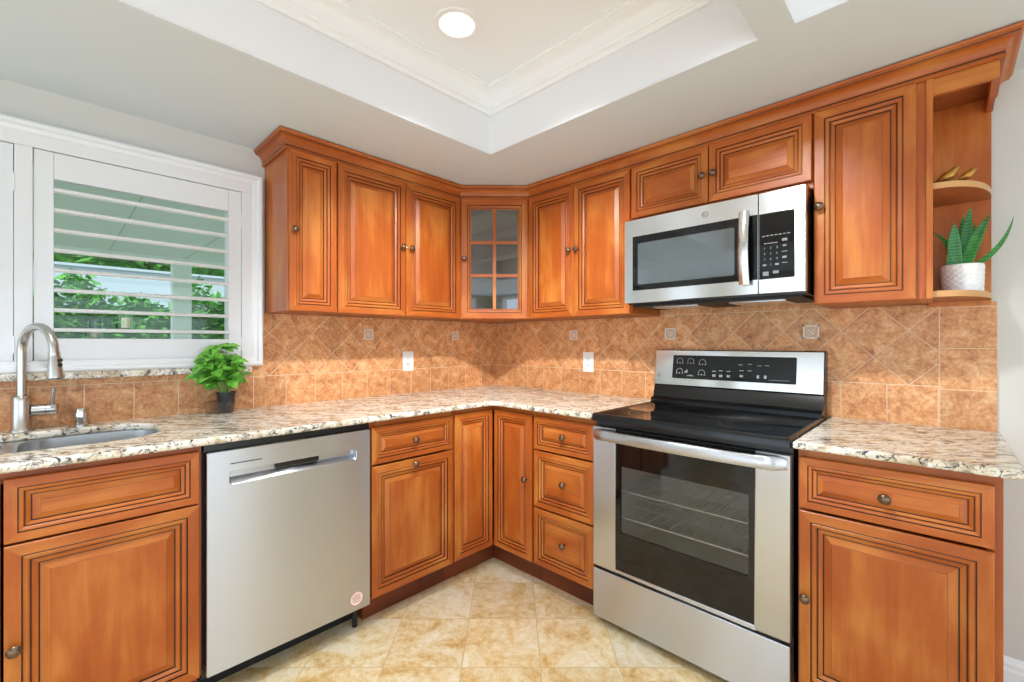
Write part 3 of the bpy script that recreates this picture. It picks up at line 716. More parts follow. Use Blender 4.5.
# outlets
def outlet(F, a, z, label, switch=False):
    t = thing('wall_outlet', tuple(F @ Vector((a, z - 0.06, 0.0102))), label, 'outlet', 'wall plates on the backsplash')
    mb = MB(F); mb.box(a - 0.038, z - 0.061, 0.0102, a + 0.038, z + 0.061, 0.0155, 'outlet'); mb.build('cover_plate', t, bevel=0.002)
    for s in ((-1, 1)):
        mb = MB(F); zz = z + s * 0.0195
        mb.rings([[(x, y, 0.0155) for x, y in rrect(a - 0.0165, zz - 0.014, a + 0.0165, zz + 0.014, 0.010)], [(x, y, 0.0172) for x, y in rrect(a - 0.0165, zz - 0.014, a + 0.0165, zz + 0.014, 0.010)]], 'outlet', None, 'outlet')
        mb.box(a - 0.008, zz - 0.003, 0.0172, a - 0.0055, zz + 0.007, 0.0175, 'slot'); mb.box(a + 0.0055, zz - 0.003, 0.0172, a + 0.008, zz + 0.007, 0.0175, 'slot')
        mb.box(a - 0.002, zz - 0.0095, 0.0172, a + 0.002, zz - 0.006, 0.0175, 'slot'); mb.build('socket', t)
outlet(FL, -0.773, 1.112, 'white outlet plate on the backsplash of the window wall')
outlet(FR, 0.828, 1.108, 'white outlet plate on the backsplash left of the stove')

# ------------------------------------------------------------------ dishwasher
t = thing('dishwasher', (0.32, -1.66, 0), 'stainless steel dishwasher with recessed pocket handle', 'dishwasher')
a0, a1, z0, z1 = -1.952, -1.361, 0.104, 0.857; dF = 0.634
mb = MB(FL); mb.box(-1.958, 0.078, 0.05, -1.3585, 0.872, 0.585, 'black_matte'); mb.box(-1.956, 0.858, 0.585, -1.360, 0.8865, 0.615, 'black'); mb.build('body', t)
mb = MB(FL); mb.box(-1.955, 0.0, 0.49, -1.362, 0.0775, 0.51, 'black_matte')
mb.tube([(-1.40, 0.0, 0.57), (-1.40, 0.0775, 0.57)], 0.011, 'black_matte', 10); mb.build('kick_plate', t)
ph = (-1.886, 0.737, -1.422, 0.783)
mb = MB(FL); rd = 0.006
O = [(x, y) for x, y in rrect(a0, z0, a1, z1, rd, 5)]; Hh = rrect(ph[0], ph[1], ph[2], ph[3], 0.010, 5)
R = lambda P_, d: [(x, y, d) for x, y in P_]
mb.rings([R(O, 0.586), R(O, dF - 0.003), R(rrect(a0 + 0.002, z0 + 0.002, a1 - 0.002, z1 - 0.002, rd, 5), dF), R(Hh, dF), R(rrect(ph[0] + 0.002, ph[1] + 0.002, ph[2] - 0.002, ph[3] - 0.001, 0.009, 5), dF - 0.002), R(rrect(ph[0] + 0.004, ph[1] + 0.020, ph[2] - 0.004, ph[3] - 0.001, 0.008, 5), dF - 0.028)], 'steel', None, 'steel')
mb.box(-1.951, 0.105, 0.585, -1.362, 0.85, 0.588, 'black_matte')
dw = mb.build('door', t, smooth=25)
mb = MB(FL); mb.box(-1.735, 0.762, dF - 0.026, -1.575, 0.7815, dF - 0.012, 'black'); mb.build('latch_grip', dw)
mb = MB(FL); mb.box(-1.883, 0.8075, dF, -1.783, 0.8105, dF + 0.0012, 'slot'); mb.build('logo_bar', dw)  # thin dark bar standing in for the brand lettering
mb = MB(FL); T_ = FL @ Matrix.Translation((-1.4225, 0.155, dF + 0.0003))
mb.lathe([(0.0295, 0), (0.0295, 0.0004)], 'sticker', 32, T=T_)
arc(mb, 0, 0, 0.0295, 0.0022, 0.0006, 'sticker_ink', n=32, T=T_)
for k, (hw, q) in enumerate(((0.013, 0.014), (0.019, 0.007), (0.017, 0.0005), (0.020, -0.0065), (0.014, -0.015))):
    x = -hw
    while x < hw:
        wl = 0.003 + rnd.random() * 0.004
        mb.add([(x, q, 0.0006), (min(x + wl, hw), q, 0.0006), (min(x + wl, hw), q + 0.0032, 0.0006), (x, q + 0.0032, 0.0006)], [(0, 1, 2, 3)], 'sticker_ink', T_); x += wl + 0.0015
st = mb.build('sticker', dw); st['label'] = 'round pale sticker with red print'

# ------------------------------------------------------------------ range
t = thing('electric_range', (1.668, -0.33, 0), 'stainless steel electric range with black glass cooktop and oven window', 'stove')
RX0, RX1 = 1.2925, 2.0475; rF = 0.655
mb = MB(FR)   # body: open box with an oven cavity
mb.box(RX0, 0.02, 0.06, RX0 + 0.03, 0.895, 0.625, 'black'); mb.box(RX1 - 0.03, 0.02, 0.06, RX1, 0.895, 0.625, 'black')
mb.box(RX0 + 0.03, 0.02, 0.06, RX1 - 0.03, 0.25, 0.615, 'black'); mb.box(RX0 + 0.03, 0.80, 0.06, RX1 - 0.03, 0.895, 0.625, 'black'); mb.box(RX0 + 0.03, 0.25, 0.06, RX1 - 0.03, 0.80, 0.10, 'black')
mb.box(RX0 + 0.03, 0.25, 0.10, RX0 + 0.06, 0.80, 0.600, 'oven_wall'); mb.box(RX1 - 0.06, 0.25, 0.10, RX1 - 0.03, 0.80, 0.600, 'oven_wall')
mb.box(RX0 + 0.06, 0.25, 0.10, RX1 - 0.06, 0.29, 0.600, 'oven_wall'); mb.box(RX0 + 0.06, 0.76, 0.10, RX1 - 0.06, 0.80, 0.600, 'oven_wall'); mb.box(RX0 + 0.06, 0.29, 0.10, RX1 - 0.06, 0.76, 0.13, 'oven_wall')
for fa in (RX0 + 0.05, RX1 - 0.05):
    for fd in (0.1, 0.58): mb.tube([(fa, 0.0, fd), (fa, 0.03, fd)], 0.015, 'black', 10)
mb.build('body', t)
mb = MB(FR); ct = rrect(RX0 - 0.0005, 0.05, RX1 + 0.0005, 0.668, 0.012, 4)
Q = lambda P_, z: [(a, z, d) for a, d in P_]
ci = rrect(RX0 + 0.016, 0.075, RX1 - 0.016, 0.652, 0.010, 4); cj = rrect(RX0 + 0.006, 0.056, RX1 - 0.006, 0.664, 0.010, 4)
mb.rings([Q(ct, 0.888), Q(ct, 0.913), Q(cj, 0.9205), Q(rrect(RX0 + 0.012, 0.07, RX1 - 0.012, 0.657, 0.010, 4), 0.9205), Q(ci, 0.9165)], ['black', 'black', 'black', 'black'], 'black', 'black_glass')
ckt = mb.build('cooktop', t, smooth=40)
for a, d, r in ((1.49, 0.49, 0.105), (1.86, 0.50, 0.085), (1.49, 0.22, 0.075), (1.85, 0.23, 0.105)):
    mb = MB(); Tm = Matrix(((1, 0, 0, a), (0, -1, 0, -d), (0, 0, 1, 0.9168), (0, 0, 0, 1)))
    arc(mb, 0, 0, r, 0.004, 0, 'burner', n=40, T=Tm); arc(mb, 0, 0, r * 0.62, 0.002, 0, 'burner', n=40, T=Tm)
    mb.build('burner_ring', ckt)
# backguard
bg = MB(FR)
bgp = lambda a: [(a, 0.918, 0.125), (a, 0.936, 0.125), (a, 0.944, 0.117), (a, 0.948, 0.098), (a, 1.004, 0.082), (a, 1.012, 0.078), (a, 1.012, 0.014), (a, 0.918, 0.014)]
bg.rings([bgp(RX0 + 0.004), bgp(RX1 - 0.004)], 'black', 'black', 'black')
hp = lambda a, g=0: [(a, 1.0125 + g, 0.016), (a, 1.0125 + g, 0.092 - g), (a, 1.186 - g, 0.066 - g), (a, 1.191 - g, 0.060 - g), (a, 1.191 - g, 0.016)]
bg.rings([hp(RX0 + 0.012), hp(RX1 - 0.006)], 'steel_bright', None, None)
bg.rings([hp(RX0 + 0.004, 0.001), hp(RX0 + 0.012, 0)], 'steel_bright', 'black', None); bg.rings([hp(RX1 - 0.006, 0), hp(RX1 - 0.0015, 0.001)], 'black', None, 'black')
b_ = bg.build('backguard', t, smooth=30)
# control glass lies on the sloping face
sl = Vector((0, 1.186 - 1.0125, 0.066 - 0.092)).normalized(); nr = Vector((0, 0.026, 0.1735)).normalized()
TC = FR @ Matrix(((1, 0, 0, 0), (0, sl.y, nr.y, 1.0125), (0, sl.z, nr.z, 0.092), (0, 0, 0, 1)))   # local (a, s up the face, out)
mb = MB(TC); P_ = rrect(1.395, 0.034, 1.945, 0.152, 0.006, 4)
mb.rings([[(x, y, 0) for x, y in P_], [(x, y, 0.0015) for x, y in P_]], 'black_glass', None, 'black_glass')
ee = 0.0019
for a, s in ((1.432, 0.122), (1.487, 0.122), (1.545, 0.118), (1.432, 0.070), (1.543, 0.066)):
    arc(mb, a, s, 0.016, 0.0018, ee, 'legend', -30, 210, 18)
    for sx in (-1, 1):
        mb.add([(a + sx * 0.009, s - 0.011, ee), (a + sx * 0.019, s - 0.011, ee), (a + sx * 0.019, s - 0.009, ee), (a + sx * 0.009, s - 0.009, ee)], [(0, 1, 2, 3)], 'legend')
    mb.lathe([(0.003, 0), (0.003, 0.0002)], 'legend', 8, T=TC @ Matrix.Translation((a, s - 0.009, ee)))
def bar(a, s, w, h): mb.add([(a - w / 2, s - h / 2, ee), (a + w / 2, s - h / 2, ee), (a + w / 2, s + h / 2, ee), (a - w / 2, s + h / 2, ee)], [(0, 1, 2, 3)], 'legend')
bar(1.462, 0.068, 0.006, 0.010); bar(1.470, 0.071, 0.005, 0.016); bar(1.488, 0.049, 0.035, 0.0025); bar(1.488, 0.053, 0.012, 0.002)
for a, s in ((1.602, 0.077), (1.634, 0.080), (1.668, 0.079), (1.725, 0.085), (1.76, 0.086), (1.80, 0.11), (1.83, 0.112), (1.72, 0.112), (1.76, 0.116)): bar(a, s, 0.018, 0.003)
for a, s in ((1.602, 0.056), (1.634, 0.056), (1.668, 0.056), (1.725, 0.060)):
    bar(a - 0.004, s, 0.005, 0.012); bar(a + 0.004, s, 0.006, 0.011)
for a in (1.795, 1.825): bar(a, 0.060, 0.010, 0.014)
bar(1.88, 0.048, 0.08, 0.0015)
mb.build('control_panel', b_)
mb = MB(TC); arc(mb, 1.322, 0.045, 0.0075, 0.0014, 0.0006, 'slot', n=24); arc(mb, 1.322, 0.045, 0.0035, 0.001, 0.0006, 'slot', 40, 320, n=16); mb.build('logo', b_); mb = MB(TC)
arc(mb, 2.005, 0.035, 0.006, 0.0012, 0.0006, 'slot', n=20); mb.build('logo', b_)
# oven door
OZ0, OZ1 = 0.256, 0.862
mb = MB(FR)
mb.box(RX0 + 0.001, OZ0, 0.628, 1.404, OZ1, rF, 'steel_v'); mb.box(1.942, OZ0, 0.628, RX1 - 0.003, OZ1, rF, 'steel_v'); mb.box(1.404, OZ0, 0.628, 1.942, OZ0 + 0.014, rF, 'steel')
od = mb.build('oven_door', t, bevel=0.0025)
mb = MB(FR)   # black glass frame with a window hole
O = [(1.404, OZ0 + 0.014), (1.942, OZ0 + 0.014), (1.942, 0.800), (1.404, 0.800)]; Wd = [(1.426, 0.428), (1.921, 0.428), (1.921, 0.708), (1.426, 0.708)]
n4 = lambda P_, d: [(x, y, d) for x, y in P_]
mb.rings([n4(O, 0.640), n4(O, rF - 0.002), n4(Wd, rF - 0.002), n4(Wd, 0.6405), n4(O, 0.640)], 'black_glass'); mb.build('glass_frame', od)
mb = MB(FR); mb.rings([n4(Wd, rF - 0.006), n4(Wd, rF - 0.003)], 'oven_glass', 'oven_glass', 'oven_glass'); mb.build('oven_window', od)
mb = MB(FR); mb.box(1.4045, 0.8005, 0.634, 1.9415, 0.861, 0.640, 'black_matte')
for k in range(3): mb.box(1.412, 0.815 + k * 0.017, 0.640, 1.934, 0.822 + k * 0.017, 0.647, 'black')
mb.build('vent_slots', od, bevel=0.001)
mb = MB(FR)
def hs(a, d0):
    return [(a, 0.812, d0 + 0.006), (a, 0.812, d0 + 0.020), (a, 0.822, d0 + 0.028), (a, 0.844, d0 + 0.028), (a, 0.854, d0 + 0.020), (a, 0.854, d0 + 0.006), (a, 0.845, d0), (a, 0.820, d0)]
R = []
for k in range(25):
    f_ = k / 24; a = RX0 + 0.006 + f_ * (RX1 - RX0 - 0.018); R.append(hs(a, rF + 0.010 + 0.013 * math.sin(math.pi * f_)))
R[0] = [(p[0] - 0.002, 0.833 + (p[1] - 0.833) * 0.8, rF - 0.001 + (p[2] - R[0][0][2] + 0.006) * 0.4) for p in R[0]]; R[-1] = [(p[0] + 0.002, 0.833 + (p[1] - 0.833) * 0.8, rF - 0.001 + (p[2] - R[-1][0][2] + 0.006) * 0.4) for p in R[-1]]
mb.rings(R, 'steel', 'steel', 'steel')
for a in (RX0 + 0.03, RX1 - 0.04): mb.box(a - 0.02, 0.816, rF - 0.001, a + 0.02, 0.850, rF + 0.017, 'steel')
mb.build('oven_handle', od, smooth=40)
mb = MB(FR); mb.box(RX0 + 0.001, 0.035, 0.618, RX1 - 0.003, 0.244, rF, 'steel')
mb.build('storage_drawer', t, bevel=0.003)
for zr in (0.470, 0.585):
    mb = MB(FR)
    for d in (0.14, 0.24, 0.34, 0.44, 0.59): mb.tube([(1.36, zr, d), (1.985, zr, d)], 0.0032, 'wire', 6)
    for k in range(14): a = 1.375 + k * 0.046; mb.tube([(a, zr + 0.003, 0.14), (a, zr + 0.003, 0.59)], 0.0022, 'wire', 6)
    mb.build('oven_rack', t)

# ------------------------------------------------------------------ microwave
t = thing('microwave', (1.668, -0.2, 1.40), 'stainless over-range microwave with black window and keypad', 'microwave')
MX0, MX1, MZ0, MZ1, mF = 1.3085, 2.0425, 1.413, 1.803, 0.415
mb = MB(FR); mb.box(MX0 + 0.003, 1.408, 0.0115, MX1 - 0.002, 1.8085, 0.385, 'black'); mb.box(MX0 + 0.02, 1.399, 0.05, MX1 - 0.02, 1.408, 0.36, 'black_matte'); mb.build('body', t)
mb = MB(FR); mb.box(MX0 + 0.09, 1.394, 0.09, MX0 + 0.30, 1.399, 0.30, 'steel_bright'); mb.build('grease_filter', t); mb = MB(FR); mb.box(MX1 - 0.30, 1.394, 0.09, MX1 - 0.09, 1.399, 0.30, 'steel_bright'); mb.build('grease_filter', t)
mb = MB(FR)
O = rrect(MX0, MZ0, 1.8855, MZ1, 0.004, 3); Wn = rrect(1.352, 1.470, 1.884, 1.722, 0.002, 3)
q = lambda P_, d: [(x, y, d) for x, y in P_]
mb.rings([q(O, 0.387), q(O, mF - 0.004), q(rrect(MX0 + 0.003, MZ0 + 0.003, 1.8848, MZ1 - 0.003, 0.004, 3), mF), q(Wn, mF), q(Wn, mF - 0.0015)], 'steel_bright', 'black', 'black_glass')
md = mb.build('door', t, smooth=25)
mb = MB(FR); P_ = rrect(1.378, 1.497, 1.800, 1.688, 0.008, 4); mb.rings([q(P_, mF - 0.0015), q(P_, mF - 0.0008)], 'mw_glass', None, 'mw_glass'); mb.build('window', md)
mb = MB(FR); R = []
for k in range(17):
    f_ = k / 16; z = 1.452 + f_ * 0.285; d = mF + 0.012 + 0.030 * math.sin(math.pi * (0.12 + 0.76 * f_)); R.append([(1.843 + 0.019 * math.cos(2 * math.pi * i / 12), z, d + 0.009 * math.sin(2 * math.pi * i / 12)) for i in range(12)])
mb.rings(R, 'chrome', 'chrome', 'chrome'); mb.box(1.832, 1.456, mF - 0.001, 1.848, 1.476, mF + 0.020, 'chrome'); mb.box(1.832, 1.712, mF - 0.001, 1.848, 1.732, mF + 0.020, 'chrome'); mb.build('handle', md, smooth=40)
mb = MB(FR); arc(mb, 1.685, 1.762, 0.0125, 0.0018, mF + 0.0006, 'slot', n=28); arc(mb, 1.681, 1.762, 0.005, 0.0014, mF + 0.0006, 'slot', 40, 330, n=16); arc(mb, 1.689, 1.762, 0.005, 0.0014, mF + 0.0006, 'slot', 60, 300, n=16)
mb.build('logo', md)
mb = MB(FR); O = rrect(1.8880, MZ0, MX1, MZ1, 0.004, 3); Wn = rrect(1.8895, 1.469, 2.008, 1.720, 0.002, 3)
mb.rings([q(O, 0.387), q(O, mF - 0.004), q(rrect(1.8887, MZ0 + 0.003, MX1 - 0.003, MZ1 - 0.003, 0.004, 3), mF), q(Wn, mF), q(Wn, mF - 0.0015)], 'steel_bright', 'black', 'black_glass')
d_ = mF - 0.0008
for r_, row in enumerate(('123', '456', '789')):
    for c_, ch in enumerate(row): glyphs(mb, ch, 0.013, 1.908 + c_ * 0.021, 1.586 - r_ * 0.021, d_, 'legend_dim')
glyphs(mb, '0', 0.013, 1.929, 1.523, d_, 'legend_dim')
for a, z, w, h in ((1.908, 1.523, 0.013, 0.007), (1.950, 1.523, 0.013, 0.007), (1.912, 1.490, 0.020, 0.016), (1.946, 1.494, 0.020, 0.011), (1.975, 1.612, 0.017, 0.010), (1.975, 1.590, 0.012, 0.007), (1.975, 1.568, 0.018, 0.003), (1.975, 1.547, 0.014, 0.008), (1.975, 1.526, 0.018, 0.003), (1.929, 1.605, 0.045, 0.003)):
    mb.add([(a - w / 2, z - h / 2, d_), (a + w / 2, z - h / 2, d_), (a + w / 2, z + h / 2, d_), (a - w / 2, z + h / 2, d_)], [(0, 1, 2, 3)], 'legend_dim')
for k in range(7): mb.add([(1.90 + k * 0.014, 1.632, d_), (1.909 + k * 0.014, 1.632, d_), (1.909 + k * 0.014, 1.636, d_), (1.90 + k * 0.014, 1.636, d_)], [(0, 1, 2, 3)], 'legend_dim')
mb.build('control_panel', t, smooth=25)

# ------------------------------------------------------------------ recessed lamp
for i, (lx, ly) in enumerate(LAMPS[:1]):
    t = thing('recessed_ceiling_light', (lx, ly, ZU - 0.012), 'round white recessed light glowing in the tray ceiling', 'ceiling light')
    mb = MB(Matrix.Translation((lx, ly, 0)))
    mb.lathe([(0.090, 2.4495), (0.088, 2.444), (0.074, 2.4425), (0.066, 2.446), (0.064, 2.4495)], 'white_gloss', 36, cap=False); mb.build('trim_ring', t, smooth=40)
    mb = MB(Matrix.Translation((lx, ly, 0))); mb.lathe([(0.0655, 2.4455), (0.056, 2.4430), (0.02, 2.441)], 'lamp', 36); mb.build('lens', t, smooth=60)

# ------------------------------------------------------------------ potted basil and its tub
bx, by = 0.078, -1.788
mb = MB(Matrix.Translation((bx, by, ZK))); mb.lathe([(0.050, 0), (0.053, 0.002), (0.060, 0.048), (0.0625, 0.049), (0.0625, 0.052), (0.059, 0.051), (0.052, 0.004), (0.001, 0.003)], 'plastic_clear', 32)
tag(mb.build('plastic_tub', smooth=40), 'clear plastic tub on the counter holding the basil pot', 'tub')
px, py = bx + 0.010, by + 0.020
t = thing('potted_basil', (px, py, ZK + 0.0045), 'leafy green basil plant in a small black pot under the window', 'plant')
mb = MB(Matrix.Translation((px, py, ZK + 0.0045))); mb.lathe([(0.027, 0), (0.0285, 0.004), (0.036, 0.078), (0.0385, 0.079), (0.0385, 0.088), (0.035, 0.088), (0.0345, 0.080)], 'pot_black', 28, cap=False); mb.lathe([(0.027, 0.0005), (0.001, 0.0005)], 'pot_black', 28); mb.lathe([(0.0347, 0.080), (0.002, 0.083)], 'soil', 20, cap=False); mb.build('pot', t, smooth=40)
ms = MB(); ml = MB()
def leaf(mb, base, d, up, L, Wd, curl, mat, cup=0.25, n=6):
    d = Vector(d).normalized(); s = d.cross(Vector(up)).normalized(); u = s.cross(d).normalized(); vs = []
    for k in range(n + 1):
        f_ = k / n; w = Wd * math.sin(math.pi * min(1, f_ * 0.93 + 0.05)) ** 0.75 * (1 - 0.25 * f_)
        c = Vector(base) + d * (L * f_) - u * (curl * L * f_ * f_)
        for q_ in (-1, -0.5, 0, 0.5, 1): vs.append(c + s * w * q_ + u * (cup * w * q_ * q_))
    mb.add([tuple(v_) for v_ in vs], [(5 * k + j, 5 * k + j + 1, 5 * k + j + 6, 5 * k + j + 5) for k in range(n) for j in range(4)], mat, I4)
R_ = Vector((math.cos(math.radians(44.1)), math.sin(math.radians(44.1)), 0))
top0 = Vector((px, py, 1.000))
ctr = Vector((px, py, 1.10))
VW = Vector((0.70, -0.71, 0.0))      # towards the room
for k in range(20):
    an = k * 2.399 + rnd.uniform(-0.3, 0.3); q_ = (k + 0.5) / 20
    sp_ = 0.072 * math.sqrt(q_); hgt = 0.215 - 0.135 * q_ + rnd.uniform(-0.02, 0.02)
    e_ = top0 + Vector((math.cos(an) * sp_ * 0.75, math.sin(an) * sp_ * 1.15, hgt)) - R_ * 0.022 + VW * 0.02
    e_.x = max(e_.x, 0.075)
    ms.tube([top0 + Vector((math.cos(an), math.sin(an), 0)) * 0.016 + Vector((0, 0, -0.006)), top0.lerp(e_, 0.5) + Vector((0, 0, 0.015)), e_], [0.0022, 0.0018, 0.0012], 'stem', 6)
    for z_f, nl in ((1.0, 4), (0.7, 3)):
        p_ = top0.lerp(e_, z_f) + Vector((0, 0, 0.008 * (1 - z_f)))
        for j in range(nl):
            a2 = an + j * 2 * math.pi / nl + rnd.uniform(-.4, .4)
            dd_ = Vector((math.cos(a2), math.sin(a2), rnd.uniform(-0.45, 0.35))) + VW * 0.25
            if p_.x + dd_.x * 0.06 < 0.075: dd_.x = abs(dd_.x) * 0.4 + 0.1
            leaf(ml, p_, dd_, VW * 0.55 + Vector((0, 0, 1)), rnd.uniform(0.044, 0.070), rnd.uniform(0.018, 0.027), rnd.uniform(0.15, 0.5), 'basil')
for off, L2 in (((-0.085, 0.160), 0.065), ((-0.085, 0.105), 0.06), ((-0.060, 0.035), 0.055), ((0.060, 0.150), 0.07), ((-0.070, 0.185), 0.06)):
    p_ = top0 + R_ * (off[0] * 0.55) + Vector((0.035, -0.01, off[1])); leaf(ml, p_, R_ * off[0] * 10 + VW * 0.4 + Vector((0, 0, 0.05)), VW + Vector((0, 0, 0.9)), L2, 0.026, 0.2, 'basil')
    ms.tube([top0, (top0 + p_) / 2 + Vector((0, 0, 0.01)), p_], 0.0016, 'stem', 6)
ms.build('stems', t); lf = ml.build('leaves', t, smooth=80); lf['kind'] = 'stuff'

# ------------------------------------------------------------------ aloe in a quilted pot
ax, ay, az = 2.445, -0.112, 1.3972
t = thing('potted_aloe', (ax, ay, az), 'green aloe in a white quilted ceramic pot on the lower end shelf', 'plant')
mb = MB(Matrix.Translation((ax, ay, az))); n = 80; R = []
for z_i in range(31):
    f_ = z_i / 30; h = 0.002 + f_ * 0.094; r0 = 0.0505 + 0.003 * f_; R2 = []
    for i in range(n):
        a = 2 * math.pi * i / n; u_ = a / (2 * math.pi) * 16; v_ = f_ * 5
        p1 = abs(((u_ + v_) % 1) - 0.5) * 2; p2 = abs(((u_ - v_) % 1) - 0.5) * 2
        bmp = (1 - max(p1, p2) ** 2) * 0.0035 if 0.03 < f_ < 0.97 else 0.001
        R2.append(((r0 + bmp) * math.cos(a), (r0 + bmp) * math.sin(a), h))
    R.append(R2)
mb.rings(R, 'white_ceramic', 'white_ceramic', None)
cir = lambda r, h: [(r * math.cos(2 * math.pi * i / n), r * math.sin(2 * math.pi * i / n), h) for i in range(n)]
mb.rings([R[-1], cir(0.0535, 0.098), cir(0.050, 0.098), cir(0.049, 0.088), ], 'white_ceramic'); mb.rings([cir(0.049, 0.088), cir(0.002, 0.090)], 'soil', None, 'soil')
mb.build('pot', t, smooth=35)
def aloe(base, tip, width, bow, face_dir):
    base, tip = Vector(base), Vector(tip); ax_ = tip - base; s = ax_.cross(Vector(face_dir)).normalized(); u = s.cross(ax_).normalized()
    mb = MB(); R = []
    for k in range(11):
        f_ = k / 10; w = width * (0.75 + 0.55 * f_) * (1 - f_ ** (2.2 if width > 0.03 else 1.2)) + 0.0006 if f_ < 1 else 0.0004
        c = base + ax_ * f_ + Vector(bow) * (4 * f_ * (1 - f_)); th = 0.30 * w + 0.0008
        R.append([c + s * w * 0.5 * math.cos(2 * math.pi * i / 12) + u * (th * math.sin(2 * math.pi * i / 12) * (0.4 if math.sin(2 * math.pi * i / 12) > 0 else 1) - 0.18 * w * math.cos(2 * math.pi * i / 12) ** 2 * -1) for i in range(12)])
    mb.rings(R, 'aloe', 'aloe', 'aloe'); return mb.build('leaf', t, smooth=60)
FV = Vector((-0.02, -1, 0.1)); Z0 = az + 0.088
def at(u_, w_, z_): return (ax + u_, ay + w_, az + z_)
aloe(at(-0.014, -0.026, 0.088), at(-0.018, -0.050, 0.240), 0.042, (-0.003, 0.0, 0), FV)
aloe(at(0.010, -0.028, 0.088), at(0.066, -0.045, 0.255), 0.042, (-0.006, -0.004, 0.0), (-0.3, -1, 0.2))
aloe(at(0.000, -0.004, 0.088), at(0.021, -0.010, 0.295), 0.036, (0.0, 0.0, 0), FV)
aloe(at(-0.004, 0.012, 0.088), at(0.004, 0.020, 0.276), 0.032, (0.0, 0.0, 0), FV)
aloe(at(-0.020, -0.010, 0.088), at(-0.078, -0.040, 0.220), 0.026, (0.014, 0, 0.018), (-0.6, -1, 0.3))
aloe(at(0.020, -0.004, 0.088), at(0.116, -0.060, 0.236), 0.024, (0.016, 0.0, -0.014), (0.5, -1, 0.2))
aloe(at(-0.026, -0.026, 0.088), at(-0.032, -0.045, 0.150), 0.022, (-0.003, 0, 0), FV)
aloe(at(0.014, 0.014, 0.088), at(0.034, 0.040, 0.250), 0.026, (0, 0, 0), FV)

# ------------------------------------------------------------------ gilded birds
gx, gy, gz = 2.420, -0.232, 1.7502
t = thing('bird_figurine', (gx, gy, gz), 'small gold figurine of two perched birds on the upper end shelf', 'figurine')
mb = MB(); mb.tube([(gx - 0.028, gy, gz + 0.0035), (gx - 0.01, gy - 0.002, gz + 0.0045), (gx + 0.012, gy, gz + 0.004), (gx + 0.034, gy + 0.001, gz + 0.0035)], [0.0032, 0.0036, 0.0036, 0.003], 'gold', 8)
for q_ in (-0.018, -0.012, 0.014, 0.02): mb.tube([(gx + q_, gy, gz + 0.006), (gx + q_ + 0.001, gy, gz + 0.016)], 0.0011, 'gold', 6)
mb.build('perch', t, smooth=50)
def bird(x, sgn, s, tail):
    mb = MB()
    pts = [(-0.034, 0.010), (-0.024, 0.013), (-0.015, 0.016), (-0.006, 0.020), (0.004, 0.026), (0.010, 0.032), (0.014, 0.038), (0.018, 0.040), (0.022, 0.040)]
    rad = [0.0015, 0.0028, 0.0075, 0.0128, 0.0132, 0.0100, 0.0085, 0.0070, 0.0025]
    P3 = [(x + sgn * p[0] * s, gy - 0.002, gz + 0.002 + p[1] * s * tail) for p in pts]
    mb.tube(P3, [r * s for r in rad], 'gold', 12)
    h = Vector(P3[-1]); mb.tube([h + Vector((-sgn * 0.001, 0, 0)), h + Vector((sgn * 0.006 * s, 0, 0.000))], [0.0024, 0.0003], 'gold', 6)
    for sy in (-1, 1):
        w = MB
        mb.lathe([(1, -0.4), (0.9, 0.3), (0.4, 0.8)], 'gold', 12, T=Matrix.Translation((x - sgn * 0.006 * s, gy - 0.002 + sy * 0.0075 * s, gz + 0.022 * s * tail)) @ Matrix.Rotation(-sgn * 0.45, 4, 'Y') @ Matrix.Diagonal((0.016 * s, 0.0035 * s, 0.0075 * s, 1)))
    o = mb.build('bird', t, smooth=70); return o
bird(gx - 0.010, 1, 1.25, 1.0); bird(gx + 0.036, 1, 0.95, 0.95)

# ------------------------------------------------------------------ candles in the window
def candle(x, y, z, r, h, wax, label):
    t = thing('glass_candle', (x, y, z), label, 'candle', 'candles in the window')
    mb = MB(Matrix.Translation((x, y, z))); mb.lathe([(r, 0.0), (r, h), (r - 0.002, h), (r - 0.0022, 0.004), (0.001, 0.004)], 'glass', 24); mb.build('glass_cup', t, smooth=40)
    mb = MB(Matrix.Translation((x, y, z))); mb.lathe([(r * 0.68, 0.0045), (r * 0.68, wax), (r * 0.5, wax - 0.001)], 'wax', 20); mb.build('candle', t, smooth=40)
candle(-0.052, -2.190, 1.2432, 0.025, 0.075, 0.038, 'taller cream candle in a square-looking clear glass on the window ledge' if 0 else 'cream candle in clear glass standing on the ledge behind the lowest louver')
candle(-0.012, -2.101, 1.2835, 0.022, 0.058, 0.046, 'cream candle in clear glass sitting higher, just above the lowest louver')

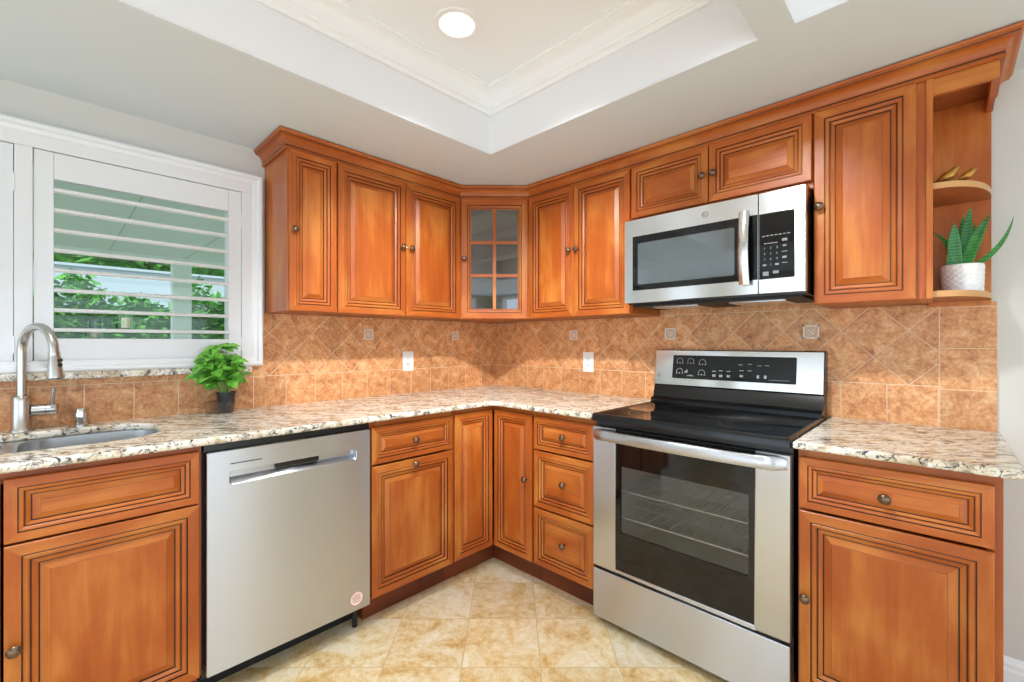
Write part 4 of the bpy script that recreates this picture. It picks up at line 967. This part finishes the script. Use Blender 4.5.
# ------------------------------------------------------------------ outside
mb = MB(); mb.box(-14, -14, -0.25, -0.141, 8, -0.05, 'concrete'); struct(mb.build('ground'))
t = thing('patio_cover', (-3.4, -1.35, -0.05), 'pale green patio cover on a square post outside the window', 'patio cover')
mb = MB(); mb.box(-3.57, -8.0, 2.12, -0.1405, 4.0, 2.15, 'sage')
for k in range(18): mb.box(-3.57, -7.93 + k * 0.6, 2.1185, -0.142, -7.925 + k * 0.6, 2.121, 'sage_line')
mb.build('roof_panel', t)
mb = MB(); mb.box(-3.56, -8.0, 2.075, -3.40, 4.0, 2.1185, 'sage'); mb.build('beam', t)
for y in (-1.35, -6.0): mb = MB(); mb.box(-3.55, y - 0.08, -0.05, -3.40, y + 0.08, 2.075, 'sage'); mb.build('post', t)
mb = MB(); mb.box(-7.1, -9, -0.05, -7.0, 5, 2.38, 'fence'); mb.box(-7.14, -9, 2.38, -6.96, 5, 2.42, 'fence')
tag(mb.build('garden_fence'), 'white garden wall beyond the hedge outside the window', 'fence')
def foliage(name, x0, x1, y0, y1, zf, n, size, label, cat):
    mb = MB()
    for k in range(n):
        x, y = rnd.uniform(x0, x1), rnd.uniform(y0, y1); zb, zt = zf(y); z = zb + (zt - zb) * rnd.random() ** 0.8
        d = Vector((rnd.gauss(0, 1) + 0.5, rnd.gauss(0, 1), rnd.gauss(0, 0.7))).normalized(); u = Vector((rnd.gauss(0, 0.6), rnd.gauss(0, 0.6), 1)).normalized()
        s = d.cross(u).normalized(); L2 = size * rnd.uniform(0.6, 1.3); c = Vector((x, y, z))
        mb.add([c, c + d * L2 * 0.5 + s * L2 * 0.28, c + d * L2, c + d * L2 * 0.5 - s * L2 * 0.28], [(0, 1, 2, 3)], 'hedge')
    mb.box(x0 + 0.2 * (x1 - x0), y0, -0.05, x0 + 0.6 * (x1 - x0), y1, zf(0)[1] * 0.86, 'hedge')
    o = mb.build(name); o['kind'] = 'stuff'; tag(o, label, cat)
foliage('hedge', -5.2, -4.5, -4.0, 1.4, lambda y: (0.2, 1.84 + 0.14 * math.sin(y * 5.1) + 0.10 * math.sin(y * 11.7 + 1)), 16000, 0.11, 'green leafy hedge beyond the patio post outside the window', 'hedge')
foliage('tree_foliage', -12, -10, -6.0, 3.0, lambda y: (1.5, 4.6 + 0.4 * math.sin(y * 2)), 6000, 0.3, 'dark green treetops above the garden wall', 'tree')
for o in bpy.data.objects:
    if '_o' in o: del o['_o']
